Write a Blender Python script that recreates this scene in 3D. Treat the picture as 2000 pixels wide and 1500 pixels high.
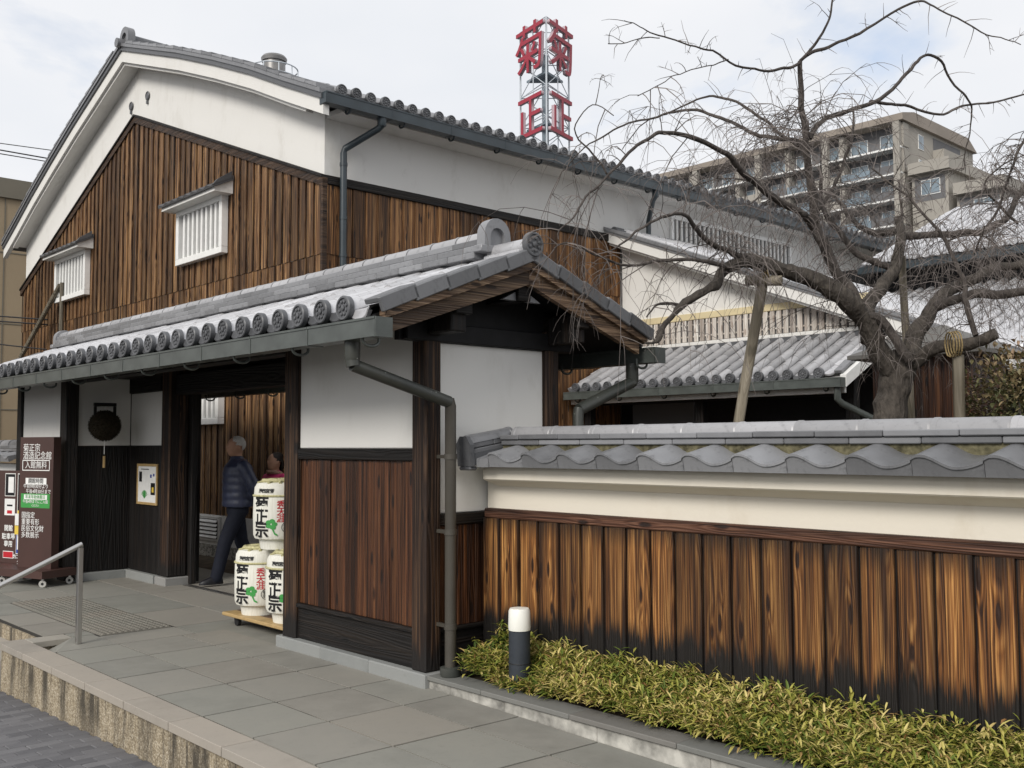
import bpy, bmesh, math, random
from mathutils import Vector, Matrix, noise
random.seed(7)
R = math.radians
for _o in list(bpy.data.objects): bpy.data.objects.remove(_o)
SC = bpy.context.scene
COL = SC.collection

# ------------------------------------------------------------------ camera
CAM_F, CAM_YAW, CAM_PITCH, CAM_ROLL = 1955.6, R(47.222), R(3.455), R(-0.196)
cd = bpy.data.cameras.new('camera'); cam = bpy.data.objects.new('camera', cd); COL.objects.link(cam)
cd.sensor_fit = 'HORIZONTAL'; cd.sensor_width = 36.0; cd.lens = CAM_F / 2000 * 36
cd.clip_start = 0.05; cd.clip_end = 2500
_f = Vector((math.cos(CAM_YAW)*math.cos(CAM_PITCH), math.sin(CAM_YAW)*math.cos(CAM_PITCH), math.sin(CAM_PITCH)))
_r = Vector((math.sin(CAM_YAW), -math.cos(CAM_YAW), 0)); _u = _r.cross(_f)
_r2 = _r*math.cos(CAM_ROLL)+_u*math.sin(CAM_ROLL); _u2 = _u*math.cos(CAM_ROLL)-_r*math.sin(CAM_ROLL)
cam.matrix_world = Matrix(((_r2.x,_u2.x,-_f.x,0),(_r2.y,_u2.y,-_f.y,0),(_r2.z,_u2.z,-_f.z,1.6),(0,0,0,1)))
SC.camera = cam

# ------------------------------------------------------------------ sky, sun, exposure
SUN_DIR = Vector((-0.82, -0.27, 0.57)).normalized()       # towards the sun, behind the photographer's left
w = bpy.data.worlds.new('World'); SC.world = w; w.use_nodes = True
nt = w.node_tree; nt.nodes.clear()
def wn(t): return nt.nodes.new(t)
out = wn('ShaderNodeOutputWorld'); bg = wn('ShaderNodeBackground'); bg.inputs['Strength'].default_value = 0.1
sky = wn('ShaderNodeTexSky'); sky.sky_type = 'NISHITA'; sky.sun_disc = False
sky.sun_elevation = math.asin(SUN_DIR.z); sky.sun_rotation = math.atan2(SUN_DIR.x, SUN_DIR.y)
sky.air_density = 1.0; sky.dust_density = 2.0
tc = wn('ShaderNodeTexCoord'); sep = wn('ShaderNodeSeparateXYZ'); nt.links.new(tc.outputs['Generated'], sep.inputs[0])
def wmath(op, a, b=None):
    m = wn('ShaderNodeMath'); m.operation = op
    for i, v in enumerate((a, b)):
        if v is None: continue
        if isinstance(v, (int, float)): m.inputs[i].default_value = v
        else: nt.links.new(v, m.inputs[i])
    return m.outputs[0]
zz = wmath('ADD', wmath('MAXIMUM', sep.outputs['Z'], 0.0), 0.25)
comb = wn('ShaderNodeCombineXYZ')
nt.links.new(wmath('DIVIDE', sep.outputs['X'], zz), comb.inputs[0]); nt.links.new(wmath('DIVIDE', sep.outputs['Y'], zz), comb.inputs[1])
n1 = wn('ShaderNodeTexNoise'); n1.inputs['Scale'].default_value = 1.9; n1.inputs['Detail'].default_value = 7; n1.inputs['Roughness'].default_value = .55
n1.inputs['Distortion'].default_value = .3
mpw = wn('ShaderNodeMapping'); mpw.inputs['Location'].default_value = (5.2, 1.45, 0); nt.links.new(comb.outputs[0], mpw.inputs[0]); nt.links.new(mpw.outputs[0], n1.inputs['Vector'])
rp = wn('ShaderNodeValToRGB'); rp.color_ramp.elements[0].position = .27; rp.color_ramp.elements[1].position = .42
rp.color_ramp.elements[0].color = (.48, .48, .48, 1); rp.color_ramp.elements[1].color = (1, 1, 1, 1)
nt.links.new(n1.outputs['Fac'], rp.inputs[0])
n2 = wn('ShaderNodeTexNoise'); n2.inputs['Scale'].default_value = 1.1; n2.inputs['Detail'].default_value = 5; nt.links.new(comb.outputs[0], n2.inputs['Vector'])
rc = wn('ShaderNodeValToRGB'); rc.color_ramp.elements[0].position = .3; rc.color_ramp.elements[1].position = .7
rc.color_ramp.elements[0].color = (4.25, 4.42, 4.7, 1); rc.color_ramp.elements[1].color = (5.3, 5.26, 5.3, 1)
nt.links.new(n2.outputs['Fac'], rc.inputs[0])
mx = wn('ShaderNodeMixRGB'); nt.links.new(rp.outputs[0], mx.inputs[0]); nt.links.new(sky.outputs[0], mx.inputs[1]); nt.links.new(rc.outputs[0], mx.inputs[2])
nt.links.new(mx.outputs[0], bg.inputs['Color']); nt.links.new(bg.outputs[0], out.inputs[0])
sd = bpy.data.lights.new('sun', 'SUN'); sd.energy = 1.35; sd.angle = R(22); sd.color = (1.0, .95, .88)
sun = bpy.data.objects.new('sun', sd); COL.objects.link(sun)
sun.rotation_euler = (-SUN_DIR).to_track_quat('-Z', 'Y').to_euler(); sun.location = (-6, -6, 14)
SC.view_settings.view_transform = 'Standard'; SC.view_settings.look = 'None'
SC.view_settings.exposure = 0.92; SC.view_settings.gamma = 1.0; SC.view_settings.use_curve_mapping = False
try: SC.cycles.max_bounces = 6; SC.cycles.diffuse_bounces = 3; SC.cycles.glossy_bounces = 3; SC.cycles.use_denoising = True
except Exception: pass

# ------------------------------------------------------------------ material helpers
class NT:
    def __init__(s, name):
        s.m = bpy.data.materials.new(name); s.m.use_nodes = True; s.t = s.m.node_tree
        s.b = s.t.nodes['Principled BSDF']; s._tc = None
    def node(s, t, **kw):
        n = s.t.nodes.new(t)
        for k, v in kw.items(): setattr(n, k, v)
        return n
    def put(s, sock, v):
        if v is None: return
        if hasattr(v, 'is_linked') or hasattr(v, 'links'): s.t.links.new(v, sock)
        else:
            if isinstance(v, (tuple, list)) and len(v) == 3 and sock.type == 'RGBA': v = (*v, 1)
            sock.default_value = v
    def obj(s):
        if not s._tc: s._tc = s.node('ShaderNodeTexCoord')
        return s._tc.outputs['Object']
    def gen(s):
        if not s._tc: s._tc = s.node('ShaderNodeTexCoord')
        return s._tc.outputs['Generated']
    def rnd(s): return s.node('ShaderNodeObjectInfo').outputs['Random']
    def math(s, op, a, b=0.0, c=None, clamp=False):
        n = s.node('ShaderNodeMath', operation=op); n.use_clamp = clamp
        s.put(n.inputs[0], a); s.put(n.inputs[1], b)
        if c is not None: s.put(n.inputs[2], c)
        return n.outputs[0]
    def sep(s, v):
        n = s.node('ShaderNodeSeparateXYZ'); s.put(n.inputs[0], v); return n.outputs
    def comb(s, x, y, z):
        n = s.node('ShaderNodeCombineXYZ')
        for i, v in enumerate((x, y, z)): s.put(n.inputs[i], v)
        return n.outputs[0]
    def mapv(s, v, scale=(1,1,1), loc=(0,0,0)):
        n = s.node('ShaderNodeMapping'); s.put(n.inputs[0], v); n.inputs['Scale'].default_value = scale; n.inputs['Location'].default_value = loc
        return n.outputs[0]
    def noise(s, v, scale=5, detail=4, rough=.55, dist=0):
        n = s.node('ShaderNodeTexNoise'); s.put(n.inputs['Vector'], v); n.inputs['Scale'].default_value = scale
        n.inputs['Detail'].default_value = detail; n.inputs['Roughness'].default_value = rough; n.inputs['Distortion'].default_value = dist
        return n.outputs['Fac']
    def voro(s, v, scale=5, feature='F1', out='Distance'):
        n = s.node('ShaderNodeTexVoronoi', feature=feature); s.put(n.inputs['Vector'], v); n.inputs['Scale'].default_value = scale
        return n.outputs[out]
    def ramp(s, fac, stops):
        n = s.node('ShaderNodeValToRGB'); s.put(n.inputs[0], fac); e = n.color_ramp.elements
        while len(e) < len(stops): e.new(.5)
        for el, (p, c) in zip(e, stops):
            el.position = p; el.color = (*c, 1) if isinstance(c, (tuple, list)) else (c, c, c, 1)
        return n.outputs[0]
    def mix(s, f, a, b, mode='MIX'):
        n = s.node('ShaderNodeMixRGB', blend_type=mode); s.put(n.inputs[0], f); s.put(n.inputs[1], a); s.put(n.inputs[2], b)
        return n.outputs[0]
    def bump(s, h, strength=.3, dist=.01):
        n = s.node('ShaderNodeBump'); n.inputs['Strength'].default_value = strength; n.inputs['Distance'].default_value = dist
        s.put(n.inputs['Height'], h); s.put(s.b.inputs['Normal'], n.outputs[0])
    def done(s, col, rough=.6, metal=0, spec=.5):
        s.put(s.b.inputs['Base Color'], col); s.put(s.b.inputs['Roughness'], rough); s.put(s.b.inputs['Metallic'], metal)
        s.put(s.b.inputs['Specular IOR Level'], spec); return s.m
def plain(name, col, rough=.5, metal=0, spec=.5, var=.12, scale=14, bump=0):
    n = NT(name); f = n.noise(n.obj(), scale, 4)
    a = tuple(c*(1-var) for c in col); b = tuple(min(1, c*(1+var)) for c in col)
    if bump: n.bump(n.noise(n.obj(), scale*4, 3), bump, .004)
    return n.done(n.ramp(f, [(.3, a), (.7, b)]), rough, metal, spec)

def plaster(name, col, stain=(.45,.42,.36), amt=.35):
    n = NT(name); o = n.obj()
    big = n.noise(o, 1.3, 5, .6); fine = n.noise(o, 40, 3)
    streak = n.noise(n.mapv(o, (1.6, 1.6, .7)), 2.0, 6, .7)
    f = n.math('MULTIPLY', n.ramp(streak, [(.52, 0), (.78, 1)]), n.ramp(big, [(.38, 0), (.7, 1)]))
    c = n.mix(n.math('MULTIPLY', f, amt), col, stain)
    c = n.mix(n.math('MULTIPLY', big, .22), c, tuple(v*.80 for v in col))
    n.bump(n.math('ADD', n.math('MULTIPLY', big, 2.), n.math('MULTIPLY', fine, .25)), .25, .012)
    return n.done(c, .88, 0, .25)
def boards(name, dark, mid, light, grey=None, vert=True, freq=46, foot=None, redw=.0, sheen=.62, contrast=1.0, top=None, edge=False):
    """charred cedar: contour lines of a stretched noise give the cathedral grain and knots"""
    n = NT(name); o = n.sep(n.obj()); r = n.rnd()
    wd = n.math('ADD', o[0], o[1]); z = o[2]
    if not vert: wd, z = z, wd
    off = n.math('MULTIPLY', r, 37.0)
    base = n.comb(n.math('MULTIPLY', wd, 8.5), off, n.math('MULTIPLY', z, .26))
    vk = n.node('ShaderNodeTexVoronoi', voronoi_dimensions='2D'); vk.inputs['Scale'].default_value = 1.0
    n.put(vk.inputs['Vector'], n.comb(n.math('ADD', n.math('MULTIPLY', wd, 6.0), off), n.math('MULTIPLY', z, 1.7), 0.0))
    knot = vk.outputs['Distance']
    nz = n.math('ADD', n.noise(base, 1.0, 1.2, .4, .25), n.math('MULTIPLY', n.ramp(knot, [(.0, 1), (.30, 0)]), .06))
    rings = n.math('SINE', n.math('MULTIPLY', nz, freq*3.4))
    fine = n.noise(n.comb(n.math('MULTIPLY', wd, 120), off, n.math('MULTIPLY', z, 1.6)), 1.0, 3, .65)
    g = n.math('ADD', n.math('MULTIPLY', rings, .085*contrast), n.math('ADD', .46, n.math('ADD', n.math('MULTIPLY', n.math('SUBTRACT', fine, .5), 1.6), n.math('MULTIPLY', n.math('SUBTRACT', n.noise(n.comb(n.math('MULTIPLY', wd, 36), off, n.math('MULTIPLY', z, .7)), 1.0, 2, .5), .5), 1.1))))
    kf = n.ramp(knot, [(.045, 1), (.10, 0)])
    g = n.math('SUBTRACT', g, n.math('MULTIPLY', kf, .6))
    c = n.ramp(g, [(.10, dark), (.45, mid), (.86, light)])
    patch = n.noise(n.comb(n.math('MULTIPLY', wd, 16), off, n.math('MULTIPLY', z, .55)), 1.0, 4, .65)
    c = n.mix(n.ramp(patch, [(.46, 0), (.68, .9)]), c, dark)
    c = n.mix(n.math('MULTIPLY', n.ramp(r, [(.15, 1), (.6, 0)]), .55), c, tuple(v*.55 for v in dark) if not grey else grey)
    if edge:
        gy = n.sep(n.gen())[1]; ed = n.math('ABSOLUTE', n.math('SUBTRACT', n.math('MULTIPLY', gy, 2.), 1.))
        ej = n.math('ADD', ed, n.math('MULTIPLY', n.math('SUBTRACT', patch, .5), .55))
        c = n.mix(n.ramp(ej, [(.80, 0), (1.05, .8)]), c, tuple(v*.5 for v in dark))
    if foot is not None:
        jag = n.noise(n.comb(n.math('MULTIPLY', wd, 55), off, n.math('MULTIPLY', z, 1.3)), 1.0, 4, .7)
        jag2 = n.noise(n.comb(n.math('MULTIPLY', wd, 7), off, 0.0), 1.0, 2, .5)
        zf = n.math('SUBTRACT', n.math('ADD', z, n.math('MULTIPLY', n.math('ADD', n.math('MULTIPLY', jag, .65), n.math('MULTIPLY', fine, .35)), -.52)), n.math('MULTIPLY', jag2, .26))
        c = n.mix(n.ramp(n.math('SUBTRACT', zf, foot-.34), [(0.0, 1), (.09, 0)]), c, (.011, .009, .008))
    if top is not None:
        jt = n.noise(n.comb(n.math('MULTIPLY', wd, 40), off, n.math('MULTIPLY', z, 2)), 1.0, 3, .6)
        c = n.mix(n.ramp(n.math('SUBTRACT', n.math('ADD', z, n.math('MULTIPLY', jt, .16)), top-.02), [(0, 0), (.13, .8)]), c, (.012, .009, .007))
    n.bump(n.math('ADD', n.math('MULTIPLY', rings, .5), fine), .55, .006)
    return n.done(c, sheen, 0, .35)

M = {}
M['plaster'] = plaster('plaster_white', (.73, .72, .69), (.40,.37,.31), .60)
M['plaster_cream'] = plaster('plaster_cream', (.76, .71, .61), (.44, .35, .22), .55)
M['plaster_grey'] = plaster('plaster_side', (.70, .69, .665), (.34, .31, .26), .65)
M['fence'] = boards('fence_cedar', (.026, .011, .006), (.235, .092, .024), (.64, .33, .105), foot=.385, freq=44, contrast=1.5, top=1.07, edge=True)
M['fence_beam'] = boards('fence_beam_cedar', (.02, .010, .007), (.085, .035, .02), (.20, .10, .06), vert=False, freq=40)
M['siding'] = boards('siding_cedar', (.020, .011, .007), (.165, .078, .032), (.58, .35, .16), freq=30, contrast=1.2)
M['siding_side'] = boards('side_siding_cedar', (.024, .012, .007), (.185, .082, .030), (.52, .29, .12), freq=36, contrast=1.1)
M['siding_trim'] = boards('siding_trim_wood', (.022, .013, .009), (.085, .048, .028), (.20, .12, .07), vert=False)
M['redboard'] = boards('gate_red_boards', (.013, .006, .004), (.080, .029, .012), (.195, .082, .032), freq=22, contrast=.6, sheen=.42)
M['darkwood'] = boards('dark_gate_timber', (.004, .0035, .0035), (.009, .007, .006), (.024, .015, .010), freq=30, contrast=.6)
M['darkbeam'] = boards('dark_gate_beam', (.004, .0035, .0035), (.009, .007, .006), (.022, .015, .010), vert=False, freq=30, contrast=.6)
M['post'] = boards('gate_post_timber', (.008, .005, .004), (.026, .013, .008), (.11, .060, .030), freq=22, foot=.16)
M['barge'] = boards('bargeboard_wood', (.035, .022, .015), (.16, .10, .062), (.40, .28, .18), vert=False, freq=24)
M['lattice'] = boards('weathered_white_lattice', (.38, .31, .26), (.66, .62, .56), (.82, .80, .75), freq=30)
M['pole'] = boards('weathered_pole_wood', (.10, .085, .06), (.22, .19, .14), (.36, .32, .25), freq=24)
def tile_mat(name, col, var=.22, rough=.42, metal=.0):
    n = NT(name); o = n.obj(); r = n.rnd()
    a = n.noise(n.mapv(o, (1, 1, 1)), 5, 5, .65); b = n.noise(o, 55, 3)
    v = n.math('ADD', n.math('MULTIPLY', r, .62), n.math('MULTIPLY', a, .5))
    c = n.ramp(v, [(.15, tuple(x*(1-var*1.3) for x in col)), (.5, col), (.9, tuple(min(.9, x*(1+var)) for x in col))])
    c = n.mix(n.ramp(n.noise(o, 17, 5, .7), [(.54, 0), (.72, .6)]), c, tuple(x*.40 for x in col))
    n.bump(n.math('ADD', a, n.math('MULTIPLY', b, .3)), .18, .006)
    return n.done(c, n.math('ADD', rough-.08, n.math('MULTIPLY', a, .2)), metal, .55)
M['tile'] = tile_mat('silver_kawara', (.54, .54, .555), rough=.29, metal=.28)
M['tile_soft'] = tile_mat('porch_kawara', (.34, .34, .35), rough=.40, metal=.08)
M['tile_dark'] = tile_mat('dark_kawara', (.095, .098, .105), rough=.42)
M['tile_mid'] = tile_mat('worn_kawara', (.20, .203, .212), var=.35, rough=.36, metal=.1)
M['gutter'] = plain('gutter_paint', (.074, .084, .078), .38, .0, .5, .25, 6)
M['gutter_blue'] = plain('gutter_slate_paint', (.030, .042, .050), .36, 0, .5, .2, 5)
def pipe_mat():
    n = NT('speckled_pipe_paint'); o = n.obj()
    sp = n.voro(o, 26); big = n.noise(o, 5, 4)
    f = n.math('MULTIPLY', n.ramp(sp, [(.06, 1), (.13, 0)]), n.ramp(big, [(.50, 0), (.58, 1)]))
    c = n.ramp(big, [(.3, (.035, .040, .036)), (.7, (.060, .062, .054))])
    return n.done(n.mix(f, c, (.45, .47, .45)), .42, 0, .5)
M['pipe'] = pipe_mat()
M['pipe_brown'] = plain('downpipe_paint', (.062, .056, .046), .45, 0, .45, .12, 5)
def slab_mat(name, col, wear=.25):
    n = NT(name); o = n.obj(); r = n.rnd()
    a = n.noise(o, 3.2, 6, .65); fine = n.noise(o, 160, 2); mid = n.noise(o, 22, 4, .6)
    c = n.ramp(n.math('ADD', n.math('MULTIPLY', a, .72), n.math('MULTIPLY', r, .28)), [(.25, tuple(v*(1-wear) for v in col)), (.5, col), (.8, (col[0]*1.12, col[1]*1.10, col[2]*1.08))])
    r2 = n.math('FRACT', n.math('MULTIPLY', r, 7.31))
    c = n.mix(n.math('MULTIPLY', n.ramp(r2, [(.35, 0), (.9, 1)]), .26), c, (col[0]*1.10, col[1]*.98, col[2]*.90))
    c = n.mix(n.math('MULTIPLY', n.ramp(r2, [(.1, 1), (.5, 0)]), .22), c, (col[0]*.86, col[1]*.95, col[2]*.92))
    c = n.mix(n.math('MULTIPLY', fine, .28), c, tuple(v*.62 for v in col))
    c = n.mix(n.ramp(mid, [(.58, 0), (.8, .25)]), c, (.12, .115, .10))
    n.bump(n.math('ADD', fine, mid), .12, .003)
    return n.done(c, .72, 0, .35)
M['slab'] = slab_mat('floor_slab_stone', (.268, .260, .232))
M['cap'] = slab_mat('edge_cap_stone', (.35, .325, .285))
M['joint'] = plain('joint_mortar', (.030, .028, .024), .95)
M['tactile'] = slab_mat('tactile_tile_stone', (.20, .19, .165))
M['verge'] = tile_mat('verge_kawara', (.135, .138, .145), var=.3, rough=.4)
M['mortar'] = plain('mossy_mortar', (.11, .10, .06), .95, 0, .2, .6, 30, .5)
M['base_stone'] = slab_mat('grey_granite', (.27, .275, .27))
M['curb_top'] = slab_mat('curb_top_stone', (.185, .183, .172))
def wash_mat():
    n = NT('pebble_wash_wall'); o = n.obj(); s = n.sep(o)
    peb = n.voro(o, 85); pc = n.voro(o, 85, out='Color')
    c = n.ramp(n.math('ADD', n.math('MULTIPLY', n.noise(o, 14, 4, .7), .5), n.math('MULTIPLY', n.sep(pc)[0], .5)), [(.2, (.18, .145, .095)), (.55, (.36, .30, .21)), (.85, (.52, .46, .36))])
    wd = n.math('ADD', s[0], s[1])
    st = n.noise(n.comb(n.math('MULTIPLY', wd, 5.5), 0., n.math('MULTIPLY', s[2], .8)), 1.0, 5, .65)
    hh = n.ramp(n.math('ADD', n.math('ADD', s[2], .42), n.math('MULTIPLY', st, .25)), [(.12, .30), (.40, 1)])
    c = n.mix(n.math('MULTIPLY', n.ramp(st, [(.46, 0), (.60, .92)]), hh), c, (.055, .048, .038))
    n.bump(n.math('SUBTRACT', 1., peb), .6, .008)
    return n.done(c, .85, 0, .3)
M['wash'] = wash_mat()
def pebble_mat():
    n = NT('grey_pebble_base'); o = n.obj()
    n.bump(n.math('SUBTRACT', 1., n.voro(o, 42)), .9, .012)
    return n.done(n.ramp(n.sep(n.voro(o, 42, out='Color'))[0], [(.1, (.13, .125, .11)), (.9, (.44, .42, .37))]), .8)
M['pebble'] = pebble_mat()
M['curb_face'] = plain('curb_face_granite', (.34, .33, .30), .85, 0, .3, .55, 9, .4)
def paver_mat():
    n = NT('street_block'); o = n.obj(); r = n.rnd()
    a = n.noise(o, 7, 5, .6); f = n.noise(o, 180, 2)
    c = n.ramp(n.math('ADD', n.math('MULTIPLY', a, .5), n.math('MULTIPLY', r, .5)), [(.2, (.100, .100, .108)), (.8, (.190, .188, .195))])
    n.bump(f, .3, .003)
    return n.done(n.mix(n.math('MULTIPLY', f, .3), c, (.05, .05, .055)), .8, 0, .3)
M['paver'] = paver_mat()
M['asphalt'] = plain('road_asphalt', (.055, .055, .058), .85, 0, .3, .2, 30, .3)
M['soil'] = plain('garden_soil', (.075, .058, .040), .95, 0, .2, .4, 9, .6)
M['white'] = plain('white_paint', (.78, .78, .76), .5, 0, .4, .05)
M['offwhite'] = plain('weathered_white_paint', (.70, .69, .66), .55, 0, .4, .08)
M['win_dark'] = plain('dim_window', (.20, .205, .20), .35, 0, .5, .1, 3)
M['black'] = plain('black_wood', (.008, .008, .009), .6, 0, .3, .3)
M['cream_band'] = plain('cream_band_paint', (.62, .53, .33), .6, 0, .3, .08, 4)
def steel_mat():
    n = NT('brushed_steel'); o = n.obj()
    return n.done((.55, .54, .52), n.math('ADD', .22, n.math('MULTIPLY', n.noise(o, 40, 3), .2)), 1.0)
M['steel'] = steel_mat()
def leaf_mat(name, stops, rough=.55):
    n = NT(name)
    at = n.node('ShaderNodeAttribute'); at.attribute_name = 'tint'
    c = n.ramp(at.outputs['Fac'], stops)
    m = n.done(c, rough, 0, .35)
    n.b.inputs['Transmission Weight'].default_value = 0
    return m
M['sasa'] = leaf_mat('bamboo_grass_leaf', [(0, (.035, .065, .012)), (.28, (.12, .165, .025)), (.52, (.33, .31, .060)), (.80, (.60, .50, .20)), (1, (.24, .12, .045))])
M['shrub'] = leaf_mat('shrub_leaf', [(0, (.035, .045, .018)), (.40, (.10, .10, .040)), (.72, (.27, .20, .11)), (1, (.42, .29, .20))])
def bark_mat(name, dark, light, moss=.0):
    n = NT(name); o = n.obj()
    a = n.noise(n.mapv(o, (1, 1, .45)), 22, 6, .7); b = n.noise(o, 3, 4); v = n.voro(n.mapv(o, (1, 1, .4)), 30)
    c = n.ramp(n.math('ADD', n.math('MULTIPLY', a, .7), n.math('MULTIPLY', b, .35)), [(.3, dark), (.72, light)])
    c = n.mix(n.ramp(n.noise(o, 9, 5, .7), [(.58, 0), (.72, .5)]), c, (light[0]*1.5, light[1]*1.5, light[2]*1.45))
    n.bump(n.math('ADD', a, n.math('MULTIPLY', v, .7)), .9, .022)
    return n.done(c, .85, 0, .25)
M['bark'] = bark_mat('cherry_bark', (.016, .014, .013), (.120, .104, .088))
M['limb'] = bark_mat('limb_bark', (.026, .022, .021), (.125, .108, .096))
M['twig'] = plain('twig_bark', (.150, .130, .120), .75, 0, .3, .35, 2.5)
M['rope'] = plain('straw_rope', (.24, .18, .09), .85, 0, .2, .3, 60)
M['sign'] = plain('brown_sign_paint', (.062, .030, .024), .45, 0, .45, .10, 3)
M['lettering'] = plain('white_lettering', (.82, .82, .80), .5, 0, .3, .02)
M['ink'] = plain('black_ink', (.010, .010, .011), .6, 0, .3, .02)
M['red'] = plain('red_print', (.48, .020, .030), .5, 0, .3, .05)
M['green'] = plain('green_print', (.055, .30, .070), .5, 0, .3, .08)
M['blue'] = plain('blue_print', (.020, .050, .28), .5, 0, .3, .05)
M['yellow'] = plain('yellow_print', (.72, .52, .08), .5, 0, .3, .05)
M['paper'] = plain('paper', (.76, .76, .74), .6, 0, .3, .06)
M['brass_wood'] = plain('pale_frame_wood', (.42, .29, .13), .5, 0, .4, .15, 20)
M['caster'] = plain('caster_grey', (.45, .44, .41), .4, 0, .4, .1)
M['rubber'] = plain('black_rubber', (.012, .012, .013), .6, 0, .4, .1)
def straw_mat():
    n = NT('white_straw_wrap'); o = n.obj(); s = n.sep(o)
    f = n.noise(n.mapv(o, (90, 90, 6)), 1.0, 3, .6)
    n.bump(f, .35, .004)
    return n.done(n.ramp(f, [(.3, (.66, .65, .57)), (.7, (.80, .79, .73))]), .75, 0, .25)
M['straw'] = straw_mat()
M['straw_rope'] = plain('pale_straw', (.50, .47, .27), .85, 0, .2, .25, 50, .5)
M['cedar_ball'] = plain('dried_cedar', (.026, .020, .012), .9, 0, .2, .5, 40, .8)
M['lamp_white'] = plain('opal_lamp', (.80, .80, .74), .35, 0, .5, .02)
M['lamp_dark'] = plain('lamp_post_paint', (.030, .036, .045), .5, 0, .4, .15)
M['tank'] = plain('weathered_tank_metal', (.20, .195, .19), .4, .4, .5, .2, 8)
M['tower'] = plain('galvanised_tower', (.48, .52, .56), .5, .1, .4, .1)
M['tower_dark'] = plain('tower_panel', (.20, .25, .29), .5, .0, .4, .1)
M['red_sign'] = plain('red_sign_face', (.33, .018, .040), .45, 0, .4, .05)
M['pink_edge'] = plain('sign_return_grey', (.42, .33, .36), .5, 0, .4, .05)
M['apt'] = plain('beige_render', (.335, .315, .28), .8, 0, .3, .08, .2)
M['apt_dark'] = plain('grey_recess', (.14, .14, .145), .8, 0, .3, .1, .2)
M['apt_roof'] = plain('apartment_fascia', (.27, .235, .20), .7, 0, .3, .1, .3)
M['glass'] = plain('window_glass', (.18, .23, .27), .12, 0, .6, .25, .35)
M['tan'] = plain('tan_panel', (.30, .235, .155), .75, 0, .3, .06, .8)
M['tan_dark'] = plain('tan_fascia', (.155, .140, .110), .7, 0, .3, .08, .8)
M['navy'] = plain('navy_nylon', (.030, .036, .068), .45, 0, .45, .25, 18)
M['navy_dark'] = plain('black_nylon', (.006, .006, .009), .5, 0, .4, .2)
M['trouser'] = plain('black_cloth', (.010, .012, .020), .8, 0, .2, .2)
M['skin'] = plain('skin', (.36, .20, .13), .55, 0, .35, .08, 30)
M['hair'] = plain('grey_hair', (.40, .38, .35), .7, 0, .3, .25, 90)
M['hair_dark'] = plain('dark_hair', (.018, .013, .011), .6, 0, .3, .3, 90)
M['pink'] = plain('pink_cloth', (.58, .045, .16), .7, 0, .3, .1)
M['scarf'] = plain('patterned_scarf', (.35, .22, .16), .8, 0, .2, .5, 40)
M['shoe'] = plain('shoe_white', (.62, .63, .64), .55, 0, .4, .1)
M['wire'] = plain('cable_black', (.012, .012, .014), .6)

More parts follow.
